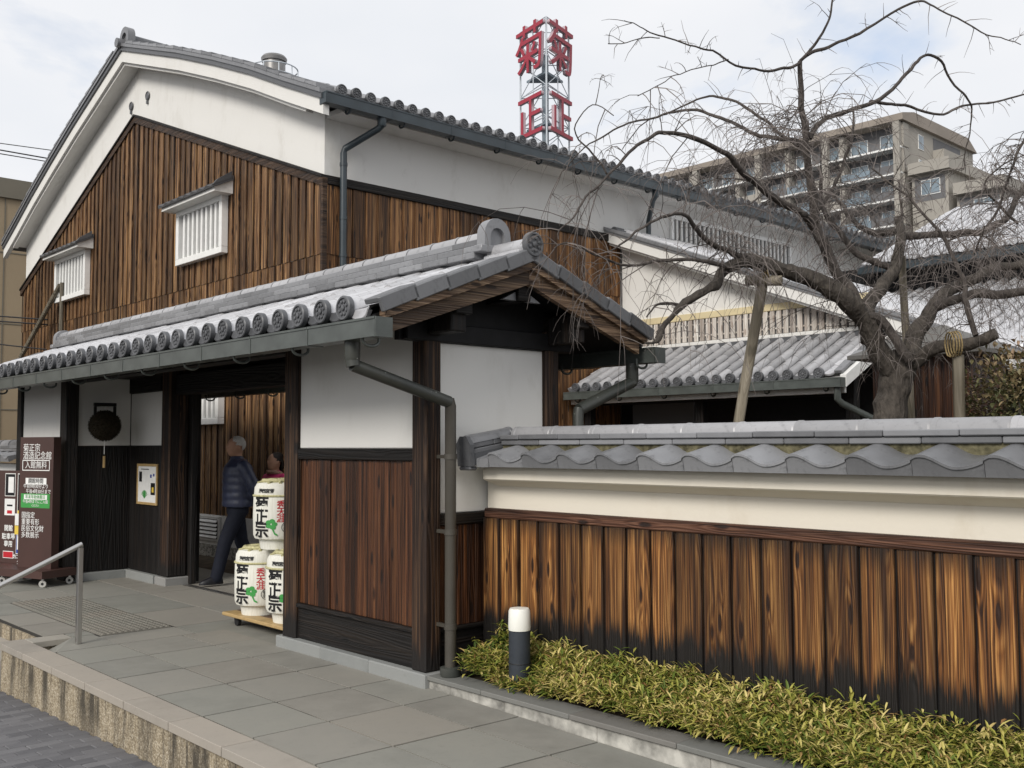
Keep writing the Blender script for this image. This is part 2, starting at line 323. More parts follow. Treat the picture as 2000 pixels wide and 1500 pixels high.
# ------------------------------------------------------------------ mesh helpers
class MB:
    def __init__(s): s.v = []; s.f = []; s.mi = []; s.cur = 0
    def add(s, vs, fs):
        b = len(s.v); s.v += [tuple(p) for p in vs]; s.f += [tuple(i+b for i in f) for f in fs]; s.mi += [s.cur]*len(fs); return s
    def box(s, x0, x1, y0, y1, z0, z1):
        return s.add([(x0,y0,z0),(x1,y0,z0),(x1,y1,z0),(x0,y1,z0),(x0,y0,z1),(x1,y0,z1),(x1,y1,z1),(x0,y1,z1)],
                     [(0,3,2,1),(4,5,6,7),(0,1,5,4),(1,2,6,5),(2,3,7,6),(3,0,4,7)])
    def bbox(s, x0, x1, y0, y1, z0, z1, b=.006):
        """box with chamfered edges"""
        bm = bmesh.new(); bmesh.ops.create_cube(bm, size=1)
        for v in bm.verts: v.co = Vector(((x0+x1)/2+v.co.x*(x1-x0), (y0+y1)/2+v.co.y*(y1-y0), (z0+z1)/2+v.co.z*(z1-z0)))
        bb = min(b, abs(x1-x0)*.45, abs(y1-y0)*.45, abs(z1-z0)*.45)
        bmesh.ops.bevel(bm, geom=list(bm.edges), offset=bb, segments=1, affect='EDGES', profile=.5)
        bm.verts.index_update(); s.add([v.co[:] for v in bm.verts], [[v.index for v in f.verts] for f in bm.faces]); bm.free(); return s
    def prism(s, poly, vec):
        """closed polygon (3d points) pushed along vec"""
        n = len(poly); v = Vector(vec); vs = [Vector(p) for p in poly]; vs += [p+v for p in vs]
        return s.add(vs, [tuple(range(n-1,-1,-1)), tuple(range(n, 2*n))]+[(i,(i+1)%n,n+(i+1)%n,n+i) for i in range(n)])
    def tube(s, pts, rad, n=8, caps=True):
        pts = [Vector(p) for p in pts]; m = len(pts)
        if not isinstance(rad, (list, tuple)): rad = [rad]*m
        up = None; vs = []
        for i, p in enumerate(pts):
            t = (pts[min(i+1,m-1)]-pts[max(i-1,0)]).normalized()
            if up is None: up = t.orthogonal().normalized()
            else: up = (up-t*up.dot(t)); up = up.normalized() if up.length > 1e-6 else t.orthogonal().normalized()
            sd_ = t.cross(up)
            for k in range(n):
                a = 2*math.pi*k/n; vs.append(p+(up*math.cos(a)+sd_*math.sin(a))*rad[i])
        fs = [(i*n+k, i*n+(k+1)%n, (i+1)*n+(k+1)%n, (i+1)*n+k) for i in range(m-1) for k in range(n)]
        if caps: fs += [tuple(range(n-1,-1,-1)), tuple((m-1)*n+k for k in range(n))]
        return s.add(vs, fs)
    def lathe(s, prof, c=(0,0,0), n=24, axis='z'):
        vs = []; m = len(prof)
        for r_, h in prof:
            for k in range(n):
                a = 2*math.pi*k/n
                p = (r_*math.cos(a), r_*math.sin(a), h)
                if axis == 'x': p = (h, p[0], p[1])
                elif axis == 'y': p = (p[0], h, p[1])
                vs.append((p[0]+c[0], p[1]+c[1], p[2]+c[2]))
        fs = [(i*n+k, i*n+(k+1)%n, (i+1)*n+(k+1)%n, (i+1)*n+k) for i in range(m-1) for k in range(n)]
        return s.add(vs, fs+[tuple(range(n-1,-1,-1)), tuple((m-1)*n+k for k in range(n))])
    def mesh(s, name, mats, smooth=False):
        me = bpy.data.meshes.new(name); me.from_pydata(s.v, [], s.f)
        for m_ in (mats if isinstance(mats, (list, tuple)) else [mats]): me.materials.append(m_)
        if s.mi and max(s.mi) > 0: me.polygons.foreach_set('material_index', s.mi)
        if smooth:
            me.polygons.foreach_set('use_smooth', [True]*len(me.polygons))
            try: me.set_sharp_from_angle(angle=R(40))
            except Exception: pass
        me.update(); return me
WL = {}          # world location of parents
def link(name, data, parent=None, mat=None):
    o = bpy.data.objects.new(name, data); COL.objects.link(o)
    if parent:
        o.parent = parent; o.matrix_parent_inverse = Matrix.Translation(-WL.get(parent.name, Vector((0,0,0))))
    if mat is not None: o.matrix_basis = mat
    return o
def obj(name, mb, mat, parent=None, smooth=False):
    o = link(name, mb.mesh(name, mat, smooth), parent); WL[o.name] = Vector((0,0,0)); return o
def inst(name, me, parent, mat): 
    o = link(name, me, parent, mat); return o
def thing(name, label, cat, loc=(0,0,0), group=None):
    o = bpy.data.objects.new(name, None); COL.objects.link(o); o.location = loc; o.empty_display_size = .2
    WL[o.name] = Vector(loc); o['label'] = label; o['category'] = cat
    if group: o['group'] = group
    return o
def tag(o, label, cat, group=None):
    o['label'] = label; o['category'] = cat
    if group: o['group'] = group
    return o
def struct(o, label=None):
    o['kind'] = 'structure'
    if label: o['label'] = label
    return o
def frame(o, x, y, z):
    x, y, z, o = Vector(x), Vector(y), Vector(z), Vector(o)
    return Matrix(((x.x,y.x,z.x,o.x),(x.y,y.y,z.y,o.y),(x.z,y.z,z.z,o.z),(0,0,0,1)))
def text_mesh(s, size=1.0, bold=0.0, extrude=0.0, bevel=0.0, align='CENTER', spacing=1.0):
    cu = bpy.data.curves.new('lettering', 'FONT'); cu.body = s; cu.size = size; cu.offset = bold; cu.extrude = extrude; cu.bevel_depth = bevel
    cu.align_x = align; cu.align_y = 'CENTER'; cu.resolution_u = 3; cu.space_character = spacing
    t = bpy.data.objects.new('lettering', cu)
    me = bpy.data.meshes.new_from_object(t)
    bpy.data.objects.remove(t); bpy.data.curves.remove(cu); me.name = 'lettering'; return me
def text(s, size, mat, parent, origin, xdir, ydir, bold=0.0, extrude=.001, name='lettering', sx=1.0, bevel=0.0, align='CENTER'):
    me = text_mesh(s, size, bold, extrude, bevel, align); me.materials.clear(); me.materials.append(mat)
    x, y = Vector(xdir).normalized(), Vector(ydir).normalized()
    return inst(name, me, parent, frame(origin, x*sx, y, x.cross(y)))

# ================================================================== SETTING
g = MB(); g.add([(-900,-900,-.62),(900,-900,-.62),(900,900,-.62),(-900,900,-.62)], [(0,1,2,3)])
struct(obj('ground', g, M['asphalt']))
def street_z(y): return -.296-.03*(y-5.83)
g = MB(); g.add([(-14,-14,street_z(-14)-.03),(2.6,-14,street_z(-14)-.03),(2.6,26,street_z(26)-.03+.4),(-14,26,street_z(26)-.03+.4)], [(0,1,2,3)])
g = MB(); g.add([(-14,-8,street_z(-8)-.012),(2.6,-8,street_z(-8)-.012),(2.6,13,street_z(13)-.012),(-14,13,street_z(13)-.012)], [(0,1,2,3)])
street = struct(obj('street', g, M['joint']))
# interlocking street blocks, one object each
pm = MB(); pm.bbox(-.098, .098, -.049, .049, -.05, 0, .005); pme = pm.mesh('street_block', M['paver'])
kx = 0
tiltm = Matrix.Rotation(math.atan(-.03), 4, 'X')
for i in range(64):
    y = 4.0+i*.101
    for j in range(5):
        if j == 4 and i % 2: continue
        x = 2.565-j*.2-(.1 if i % 2 else 0)
        inst('paving_block', pme, street, Matrix.Translation((x, y, street_z(y)+random.uniform(-.002,.002))) @ tiltm @ Matrix.Rotation(random.uniform(-.012,.012),4,'Z'))
# platform
g = MB(); g.box(2.62, 4.18, 5.3, 8.19, -.55, -.006); g.add([(2.62,5.3,-.006),(4.18,5.3,-.006),(4.18,-4,-.216),(2.62,-4,-.006)],[(0,3,2,1)]); g.box(3.24, 4.18, 8.19, 8.95, -.55, -.006); g.box(2.9, 4.18, 8.951, 26, -.55, -.006); g.box(2.62, 3.239, 8.19, 8.95, -.55, -.15); g.box(4.18, 5.995, 5.34, 24, -.55, -.006); g.box(5.996, 6.9, 5.34, 24, -.55, -.16)
platform = struct(obj('platform', g, M['joint']))
g = MB(); g.box(2.575, 2.62, -4, 8.95, -.60, -.035); obj('retaining_wall', g, M['wash'], platform)
# edge cap stones
ys = 8.95; i = 0
while ys > -2:
    L_ = .66 if i else .62
    g = MB(); g.bbox(2.545, 2.742, ys-L_+.010, ys, -.05, 0, .002); obj('cap_stone', g, M['cap'], platform); ys -= L_; i += 1
g = MB(); g.bbox(2.749, 3.06, 8.74, 8.95, -.05, .0, .004); obj('cap_stone', g, M['cap'], platform)
g = MB(); g.box(2.76, 3.05, 8.76, 8.93, -.35, -.05); obj('retaining_wall', g, M['wash'], platform)
g = MB(); g.box(2.885, 2.92, 8.95, 14, -.6, -.03); obj('stair_riser', g, M['wash'], platform)
for k in range(2):
    g = MB(); g.bbox(2.885-.32*(k+1), 2.885-.32*k, 8.96, 13, -.6, -.15-.15*k, .006); obj('stair_step', g, M['cap'], platform)
# floor slabs
def slab(x0, x1, y0, y1, z=0, name='floor_slab', mat='slab'):
    g = MB(); d = .0075; zr = z+random.uniform(-.0012,.0012); fz = lambda x, y: zr-(.022*(5.3-y)*(x-2.75)/1.4 if y < 5.3 and x < 4.2 else 0)
    Q = [(x0+d, y0+d), (x1-d, y0+d), (x1-d, y1-d), (x0+d, y1-d)]
    g.add([(x, y, z-.3) for x, y in Q]+[(x, y, fz(x, y)) for x, y in Q], [(3,2,1,0),(4,5,6,7),(0,1,5,4),(1,2,6,5),(2,3,7,6),(3,0,4,7)]); obj(name, g, M[mat], platform)
yl = [5.075-.6375*k for k in range(11, 0, -1)]+[5.075, 5.675, 6.34, 6.99, 7.61, 8.20]
for a, b in zip(yl[:-1], yl[1:]):
    xs = [2.748, 3.235, 3.775, 4.162]
    for x0, x1 in zip(xs[:-1], xs[1:]): slab(x0, x1, a, b)
# sunken wedge beside the stair head
g = MB(); g.add([(2.748,8.20,0),(3.235,8.20,0),(3.235,8.74,0),(3.06,8.74,-.0),(3.06,8.74,-.10),(2.748,8.74,-.13),(2.748,8.20,-.02)],[(0,1,2,3),(0,3,4,5,6)])
obj('sloped_slab', g, M['slab'], platform)
slab(3.235, 3.9, 8.2, 8.62); slab(3.9, 4.6, 7.2, 8.62)
xs = [2.89, 3.255]; ya = [8.955, 9.6, 10.3, 11.08]
slab(3.064, 3.255, 8.742, 8.95); slab(3.24, 3.9, 8.62, 8.64)
for a, b in zip(ya[:-1], ya[1:]): slab(2.9, 3.255, a, b)
for x0, x1 in ((3.91, 4.55), (4.55, 5.12), (5.19, 5.6), (5.6, 6.0), (6.0, 6.85)):
    yy = 7.3 if x0 < 4.6 else 5.6
    if x0 == 3.91: yy = 8.62
    k = 0
    while yy < 15:
        L_ = 1.24 if k % 3 else .95
        slab(x0, x1, yy, min(yy+L_, 15.0), -.127 if x0 == 6.0 else 0); yy += L_; k += 1
slab(3.775, 4.18, 7.0, 7.2) if False else None
for a, b in ((11.08, 11.9), (11.9, 12.8), (12.8, 13.7), (13.7, 14.9)):
    slab(2.9, 3.4, a, b); slab(3.4, 3.91, a, b)
g = MB(); g.bbox(5.125, 5.185, 7.3, 11.1, -.03, .006, .003); obj('door_track', g, M['steel'], platform)
# garden ground behind the wall and planter
g = MB(); g.add([(4.9,-30,-.02),(60,-30,-.02),(60,5.3,-.02),(4.9,5.3,-.02)],[(0,1,2,3)]); g.add([(5.45,5.3,-.02),(60,5.3,-.02),(60,40,-.02),(5.45,40,-.02)],[(0,1,2,3)])
struct(obj('garden_ground', g, M['soil']))
g = MB()
for i in range(46):
    for j in range(6):
        pass
nx, ny = 7, 60; vs = []
for j in range(ny+1):
    for i in range(nx+1):
        x = 4.31+.40*i/nx; y = -3.5+8.8*j/ny
        vs.append((x, y, .045+.02*noise.noise((x*9, y*9, 0))))
g.add(vs, [(j*(nx+1)+i, j*(nx+1)+i+1, (j+1)*(nx+1)+i+1, (j+1)*(nx+1)+i) for j in range(ny) for i in range(nx)])
struct(obj('planter_soil', g, M['soil']))
curb = thing('planter_curb', 'long low stone kerb with dark top edging the bamboo grass planter', 'kerb', (4.2, 2, 0))
ys = 5.335; k = 0
while ys > -3.4:
    g = MB(); g.bbox(4.158, 4.30, ys-.757, ys, -.35, .048, .004); obj('kerb_face_stone', g, M['curb_face'], curb)
    g = MB(); o2 = .0 if k else .0
    g.bbox(4.138, 4.32, ys-.76+.20, ys+(.20 if k else 0)-.004, .049, .078, .004); obj('kerb_top_stone', g, M['curb_top'], curb); ys -= .76; k += 1

# ================================================================== ROOF TILE KIT
def m_round(r0, r1, L, n=9, name='round_tile', mat=None):
    b = MB(); A = [math.pi*k/(n-1) for k in range(n)]
    ring = lambda r_, y: [(-r_*math.cos(a), y, r_*math.sin(a)) for a in A]
    o0, o1, i0 = ring(r0, 0), ring(r1, L*1.04), ring(r0*.80, 0)
    b.add(o0+o1, [(k, k+1, n+k+1, n+k) for k in range(n-1)])
    b.add(o0+i0, [(n+k, n+k+1, k+1, k) for k in range(n-1)])
    b.add(i0, [tuple(range(n-1,-1,-1))])
    return b.mesh(name, mat, True)
def m_pan(w_, L, name='pan_tile', mat=None, dip=.024, th=.016):
    b = MB(); n = 7; X = [-w_/2+w_*k/(n-1) for k in range(n)]
    zf = lambda x: dip*((2*x/w_)**2)
    a0 = [(x, 0, zf(x)+th) for x in X]; a1 = [(x, L*1.05, zf(x)) for x in X]; c0 = [(x, 0, zf(x)-.004) for x in X]
    b.add(a0+a1, [(k, k+1, n+k+1, n+k) for k in range(n-1)]); b.add(a0+c0, [(n+k, n+k+1, k+1, k) for k in range(n-1)])
    return b.mesh(name, mat, True)
def m_disc(r_, th=.035, petals=8, name='eave_disc_tile', mat=None):
    b = MB(); b.lathe([(r_, 0), (r_, -th), (r_*.93, -th-.006), (r_*.80, -th-.006), (r_*.76, -th+.004), (.001, -th+.004)], (0,0,0), 20, 'y')
    b.lathe([(r_*.22, -th+.004), (r_*.22, -th-.006), (r_*.12, -th-.010), (.001, -th-.010)], (0,0,0), 10, 'y')
    for k in range(petals):
        a = 2*math.pi*(k+.5)/petals
        b.lathe([(r_*.15, -th+.004), (r_*.13, -th-.005), (.001, -th-.008)], (math.cos(a)*r_*.52, 0, math.sin(a)*r_*.52), 7, 'y')
    return b.mesh(name, mat, True)
def m_lip(w_, h, name='eave_pan_tile', mat=None):
    """front drop of the pan tile at the eave"""
    b = MB(); n = 9; X = [-w_/2+w_*k/(n-1) for k in range(n)]
    top = [(x, -.004, .020*(2*x/w_)**2+.012) for x in X]; bot = [(x, -.010, -h*(1-(2*x/w_)**2)**.5*1.0+.006) for x in X]
    bk_t = [(x, .03, z) for x, _, z in top]; bk_b = [(x, .02, z) for x, _, z in bot]
    b.add(top+bot, [(n+k, n+k+1, k+1, k) for k in range(n-1)]); b.add(top+bk_t, [(k, k+1, n+k+1, n+k) for k in range(n-1)])
    b.add(bot+bk_b, [(n+k, n+k+1, k+1, k) for k in range(n-1)])
    rim = [(x, -.016, z+.010) for x, _, z in bot]; b.add(bot+rim, [(k, k+1, n+k+1, n+k) for k in range(n-1)])
    return b.mesh(name, mat, True)
def tile_roof(roof, O, u, up, count, nL, L, pitch, r0, mats, jitter=.004, dmat=None, stuff_from=None, lips=True, pan0=True, name_pre='', disc_r=None):
    """rows of round and pan tiles from the eave point O along u; every tile an object; rows past stuff_from joined"""
    u, up, O = Vector(u).normalized(), Vector(up).normalized(), Vector(O); nrm = u.cross(up)
    if nrm.z < 0: u2 = -u; nrm = u2.cross(up)
    else: u2 = u
    mR = m_round(r0, r0*.90, L, mat=mats); mP = m_pan(pitch-r0*.9, L, mat=mats); mD = m_disc(disc_r or r0*1.13, mat=dmat or mats); mLp = m_lip(pitch-r0*1.25, r0*.80, mat=dmat or mats)
    bm = bmesh.new()
    for c in range(count):
        for k in range(nL):
            j = Vector((random.uniform(-1,1), random.uniform(-1,1), random.uniform(-1,1)))*jitter
            P = O+u*(c*pitch)+up*(k*L)+j
            Mr = frame(P+nrm*.016, u2, up, nrm); Mp = frame(P+u*(pitch/2)-nrm*.012, u2, up, nrm)
            if stuff_from is not None and (c >= stuff_from or k > 0):
                for me, mt in ((mR, Mr), (mP, Mp)):
                    t = me.copy(); t.transform(mt); bm.from_mesh(t); bpy.data.meshes.remove(t)
            else:
                inst('round_tile', mR, roof, Mr)
                if pan0 or c < count-1: inst('pan_tile', mP, roof, Mp)
            if k == 0:
                out_ = -Vector((up.x, up.y, 0)).normalized(); xx = out_.cross(Vector((0,0,1)))
                Md = frame(P+nrm*.034, xx if xx.dot(u2) > 0 else -xx, -out_, Vector((0,0,1)))
                if Md.determinant() < 0: Md = frame(P+nrm*.034, -xx if xx.dot(u2) > 0 else xx, -out_, Vector((0,0,1)))
                inst('eave_disc_tile', mD, roof, Md)
                if lips: inst('eave_pan_tile', mLp, roof, Matrix.Translation(u*(pitch/2)-nrm*.03) @ Md)
    if len(bm.verts):
        me = bpy.data.meshes.new('roof_tiles'); bm.to_mesh(me); me.materials.clear(); me.materials.append(mats); bm.free()
        o = link('roof_tiles', me, roof); o['kind'] = 'stuff'
    else: bm.free()
    return nrm
def m_noshi(L, w_, h, mat):
    b = MB(); b.bbox(-w_/2, w_/2, .002, L-.002, 0, h-.003, .005); return b.mesh('ridge_course_tile', mat)
def ridge_line(roof, A, B, courses, cap_r, L, mat, capname='ridge_cap_tile', capmat=None):
    """stacked flat courses and half-round caps from A to B; courses = list of (width, height)"""
    A, B = Vector(A), Vector(B); d = (B-A); n = max(1, round(d.length/L)); d.normalize(); Lr = (B-A).length/n
    x = d.cross(Vector((0,0,1))).normalized(); up = x.cross(d); z = 0
    for ci, (w_, h) in enumerate(courses):
        me = m_noshi(Lr, w_, h, mat)
        sh = Lr*.5 if ci % 2 else 0
        for k in range(n):
            if sh and k == n-1: continue
            inst('ridge_course_tile', me, roof, frame(A+d*(k*Lr+sh)+up*(z+random.uniform(-.001,.001)), x, d, up))
        if sh:
            hm = m_noshi(Lr*.5, w_, h, mat)
            inst('ridge_course_tile', hm, roof, frame(A+up*z, x, d, up)); inst('ridge_course_tile', hm, roof, frame(A+d*(n*Lr-Lr*.5)+up*z, x, d, up))
        z += h
    b = MB(); N = 9; AA = [math.pi*k/(N-1) for k in range(N)]
    ring = lambda s, y: [(-cap_r*s*math.cos(a), y, cap_r*s*.95*math.sin(a)) for a in AA]
    ra, r0, r1, r2, r3 = ring(1.06, .003), ring(1.06, .030), ring(1.0, .034), ring(1.0, Lr*.97), ring(.90, Lr*1.0)
    for p, q in ((ra, r0), (r0, r1), (r1, r2), (r2, r3)): b.add(p+q, [(k, k+1, N+k+1, N+k) for k in range(N-1)])
    b.add(ra, [tuple(range(N-1,-1,-1))]); b.add(r3, [tuple(range(N))])
    me = b.mesh(capname, capmat or mat, True)
    for k in range(n): inst(capname, me, roof, frame(A+d*(k*Lr)+up*(z-.004), x, d, up))
def oni(roof, c, ax, mat, s=1.0, name='ridge_end_tile'):
    """horseshoe ridge-end tile; c bottom centre of its face, ax the facing direction"""
    ax = Vector(ax).normalized(); x = Vector((0,0,1)).cross(ax).normalized(); b = MB(); n = 11
    def arch(w_, h, y): 
        P = [(-w_, y, 0)]+[(-w_*math.cos(math.pi*k/(n-1)), y, h-w_+w_*math.sin(math.pi*k/(n-1))) for k in range(n)]+[(w_, y, 0)]
        return P
    O_, I_ = arch(.125*s, .225*s, .0), arch(.070*s, .155*s, .0); m = len(O_)
    Ob, Ib = [(p[0]*.97, -.09*s, p[2]) for p in O_], [(p[0], -.03*s, p[2]) for p in I_]
    b.add(O_+I_, [(k, k+1, m+k+1, m+k) for k in range(m-1)]); b.add(O_+Ob, [(m+k, m+k+1, k+1, k) for k in range(m-1)])
    b.add(I_+Ib, [(k, k+1, m+k+1, m+k) for k in range(m-1)]); b.add(Ib, [tuple(range(m))]); b.add(Ob, [tuple(range(m))])
    b.bbox(-.16*s, .16*s, -.09*s, .004, -.03*s, .02*s, .006)
    o = inst(name, b.mesh(name, mat, True), roof, frame(c, x, -ax, Vector((0,0,1)))@Matrix.Scale(-1,4,(0,1,0)) if False else frame(c, -x, ax, Vector((0,0,1)))); return o
def gutter_run(parent, A, B, w_, h, mat, seg=.78, side=None):
    """box gutter in jointed lengths"""
    A, B = Vector(A), Vector(B); d = B-A; n = max(1, round(d.length/seg)); L = d.length/n; d.normalize()
    x = d.cross(Vector((0,0,1)))
    b = MB(); t = .006
    b.box(-w_/2, w_/2, .002, L-.002, 0, t); b.box(-w_/2, -w_/2+t, .002, L-.002, t, h); b.box(w_/2-t, w_/2, .002, L-.002, t, h)
    for s in (-1, 1): b.box(s*w_/2-.010 if s > 0 else -w_/2-.006, w_/2+.006 if s > 0 else -w_/2+.010, 0.002, L-.002, h, h+.014)
    b.box(-w_/2-.004, w_/2+.004, -.006, .010, -.004, h-.002)
    me = b.mesh('gutter_length', mat)
    for k in range(n): inst('gutter_length', me, parent, frame(A+d*(k*L), x, d, Vector((0,0,1))))
    b = MB()
    for e, yy in ((0, -.012), (1, 0)):
        b = MB(); b.box(-w_/2-.004, w_/2+.004, 0, .010, -.003, h+.012)
        inst('gutter_end_cap', b.mesh('gutter_end_cap', mat), parent, frame(A+d*((d.dot(B-A)) if e else -.012), x, d, Vector((0,0,1))))
def hook(parent, P, out_, mat, s=.07, r_=.011):
    """U-shaped gutter hanger at P opening upwards; out_ horizontal direction"""
    out_ = Vector(out_).normalized(); P = Vector(P); pts = [P+out_*s*math.cos(a)+Vector((0,0,-s*.55*math.sin(a)-.0)) for a in [math.pi*k/8 for k in range(9)]]
    pts = [pts[0]+Vector((0,0,.04))]+pts+[pts[-1]+Vector((0,0,.04))]
    b = MB(); b.tube(pts, r_, 6); obj('gutter_hook', b, mat, parent, True)

# ================================================================== ENTRANCE GATE
GX, GY, RX = 4.144, 5.336, 4.78
gate = thing('entrance_gate', 'long tiled entrance gate with dark timber posts and white plaster panels', 'gate', (4.8, 9.6, 0))
def gp(name, mat, *bx, b=.006):
    g = MB()
    for q in bx: g.bbox(*q, b)
    return obj(name, g, M[mat], gate)
# front right bay
gp('corner_post', 'post', (GX, GX+.137, GY, GY+.155, .088, 2.42), b=.01)
gp('post', 'post', (GX, GX+.14, 7.0, 7.19, .03, 2.42), b=.01)
gp('plaster_panel', 'plaster', (GX+.035, GX+.12, GY+.156, 6.999, 1.575, 2.42))
gp('rail', 'darkbeam', (GX+.012, GX+.125, GY+.156, 6.999, 1.490, 1.574))
bys = [GY+.157, 5.64, 5.80, 5.92, 6.08, 6.22, 6.36, 6.56, 6.72, 6.87, 6.998]
for a, b_ in zip(bys[:-1], bys[1:]):
    d = random.choice((0, .006, .011)); gp('board', 'redboard', (GX+.034+d, GX+.10, a+.0015, b_-.0015, .362, 1.489), b=.004)
gp('low_rail', 'darkbeam', (GX+.008, GX+.11, GY+.156, 6.999, .330, .361))
gp('kick_board', 'darkbeam', (GX+.03, GX+.11, GY+.156, 6.999, .088, .329))
for a, b_ in ((GY-.03, 5.95), (5.953, 6.58), (6.583, 7.24)):
    g = MB(); g.bbox(GX-.03, GX+.17, a, b_, -.02, .087, .008); obj('sill_stone', g, M['base_stone'], gate)
# right gable side (towards the garden wall)
gp('plaster_panel', 'plaster', (4.2815, 5.2845, GY+.035, GY+.12, 1.131, 2.30))
gp('post', 'post', (5.285, 5.427, GY, GY+.15, .05, 2.45), b=.01)
gp('rail', 'darkbeam', (4.2815, 5.284, GY+.012, GY+.12, 1.05, 1.130))
x = 4.2815
while x < 5.27:
    gp('board', 'redboard', (x+.0015, min(x+.166, 5.283), GY+.034+random.choice((0,.006)), GY+.10, .362, 1.049), b=.004); x += .166
gp('low_rail', 'darkbeam', (4.2815, 5.284, GY+.008, GY+.11, .330, .361)); gp('kick_board', 'darkbeam', (4.2815, 5.284, GY+.03, GY+.11, .0, .329))
# gable infill, dark, under the verge
g = MB(); g.prism([(3.95, GY+.04, 2.302), (5.60, GY+.04, 2.302), (5.60, GY+.04, 2.50), (RX, GY+.04, 2.80), (3.95, GY+.04, 2.50)], (0, .05, 0)); obj('gable_infill', g, M['black'], gate)
gp('tie_beam', 'black', (3.98, 5.58, GY-.012, GY+.035, 2.303, 2.43))
# left of the gate: front post, panel, recess walls, inner post
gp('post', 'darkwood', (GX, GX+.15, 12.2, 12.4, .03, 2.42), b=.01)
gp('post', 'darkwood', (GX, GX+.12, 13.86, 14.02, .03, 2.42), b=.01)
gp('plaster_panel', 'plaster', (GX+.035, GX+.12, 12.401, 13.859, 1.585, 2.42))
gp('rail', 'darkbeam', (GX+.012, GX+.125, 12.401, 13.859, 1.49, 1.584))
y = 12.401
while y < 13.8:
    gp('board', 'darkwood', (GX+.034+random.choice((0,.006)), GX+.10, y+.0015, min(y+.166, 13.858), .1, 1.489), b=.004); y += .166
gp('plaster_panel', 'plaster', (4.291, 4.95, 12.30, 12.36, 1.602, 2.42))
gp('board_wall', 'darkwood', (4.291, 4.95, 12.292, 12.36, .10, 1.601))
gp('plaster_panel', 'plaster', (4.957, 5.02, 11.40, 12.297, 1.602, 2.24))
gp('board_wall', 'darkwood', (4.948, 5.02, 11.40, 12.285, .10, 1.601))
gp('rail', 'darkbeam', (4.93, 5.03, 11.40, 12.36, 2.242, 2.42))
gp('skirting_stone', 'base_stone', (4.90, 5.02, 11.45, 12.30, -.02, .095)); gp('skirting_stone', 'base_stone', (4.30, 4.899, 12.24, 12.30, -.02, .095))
gp('inner_post', 'post', (4.95, 5.19, 11.18, 11.398, .092, 2.50), b=.014)
gp('post_base_stone', 'base_stone', (4.915, 5.225, 11.15, 11.44, -.02, .09), b=.01)
gp('door_jamb', 'darkwood', (5.195, 5.27, 11.10, 11.22, .0, 2.40))
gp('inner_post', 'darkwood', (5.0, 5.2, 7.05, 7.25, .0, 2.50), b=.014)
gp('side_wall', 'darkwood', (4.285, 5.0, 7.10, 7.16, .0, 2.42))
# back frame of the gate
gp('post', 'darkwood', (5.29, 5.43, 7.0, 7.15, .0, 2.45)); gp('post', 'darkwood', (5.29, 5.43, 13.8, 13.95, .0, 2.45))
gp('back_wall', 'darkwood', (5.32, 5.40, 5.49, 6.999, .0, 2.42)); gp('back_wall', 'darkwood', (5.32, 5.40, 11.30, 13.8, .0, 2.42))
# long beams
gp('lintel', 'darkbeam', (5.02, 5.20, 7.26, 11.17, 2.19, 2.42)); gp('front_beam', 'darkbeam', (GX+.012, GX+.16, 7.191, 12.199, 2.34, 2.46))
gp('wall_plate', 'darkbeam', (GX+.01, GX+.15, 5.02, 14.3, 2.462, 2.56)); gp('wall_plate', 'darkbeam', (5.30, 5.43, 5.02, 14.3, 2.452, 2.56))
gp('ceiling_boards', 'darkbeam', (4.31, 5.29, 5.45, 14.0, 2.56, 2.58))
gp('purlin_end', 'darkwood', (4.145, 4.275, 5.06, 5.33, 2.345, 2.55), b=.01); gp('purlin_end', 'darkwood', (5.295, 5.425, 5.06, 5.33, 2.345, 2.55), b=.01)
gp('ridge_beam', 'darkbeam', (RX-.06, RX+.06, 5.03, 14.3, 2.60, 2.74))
g = MB(); g.prism([(4.60, 5.06, 2.60), (4.96, 5.06, 2.60), (RX+.04, 5.06, 2.67), (RX-.04, 5.06, 2.67)], (0, .04, 0)); obj('gable_ornament', g, M['tile_mid'], gate)
# roof
TS = .355; th = math.atan(TS); cs, sn = math.cos(th), math.sin(th)
EX, EZ, RZ = 3.50, 2.425, 2.425+1.28*TS
roof = MB()
Y0, Y1 = 5.03, 14.42
roof.prism([(EX+.02, Y0, EZ-.025), (RX, Y0, RZ-.02), (RX, Y0, RZ-.075), (EX+.02, Y0, EZ-.08)], (0, Y1-Y0, 0))
roof.prism([(RX, Y0, RZ-.02), (2*RX-EX-.02, Y0, EZ-.025), (2*RX-EX-.02, Y0, EZ-.08), (RX, Y0, RZ-.075)], (0, Y1-Y0, 0))
roof = obj('roof', roof, M['black'], gate)
raf = MB(); raf.prism([(EX+.06, 0, EZ-.082+.02), (RX-.07, 0, RZ-.10), (RX-.07, 0, RZ-.16), (EX+.06, 0, EZ-.15+.02)], (0, .05, 0)); rme = raf.mesh('rafter', M['black'])
yy = 5.2
while yy < 14.3: inst('rafter', rme, roof, Matrix.Translation((0, yy, 0))); yy += .36
UPF, UPB = (cs, 0, sn), (-cs, 0, sn)
tile_roof(roof, (EX, 5.289, EZ), (0,1,0), UPF, 34, 5, .272, .268, .070, M['tile'], dmat=M['tile_dark'])
ob = tile_roof(roof, (2*RX-EX, 5.289, EZ), (0,1,0), UPB, 34, 5, .272, .268, .070, M['tile'], stuff_from=0)
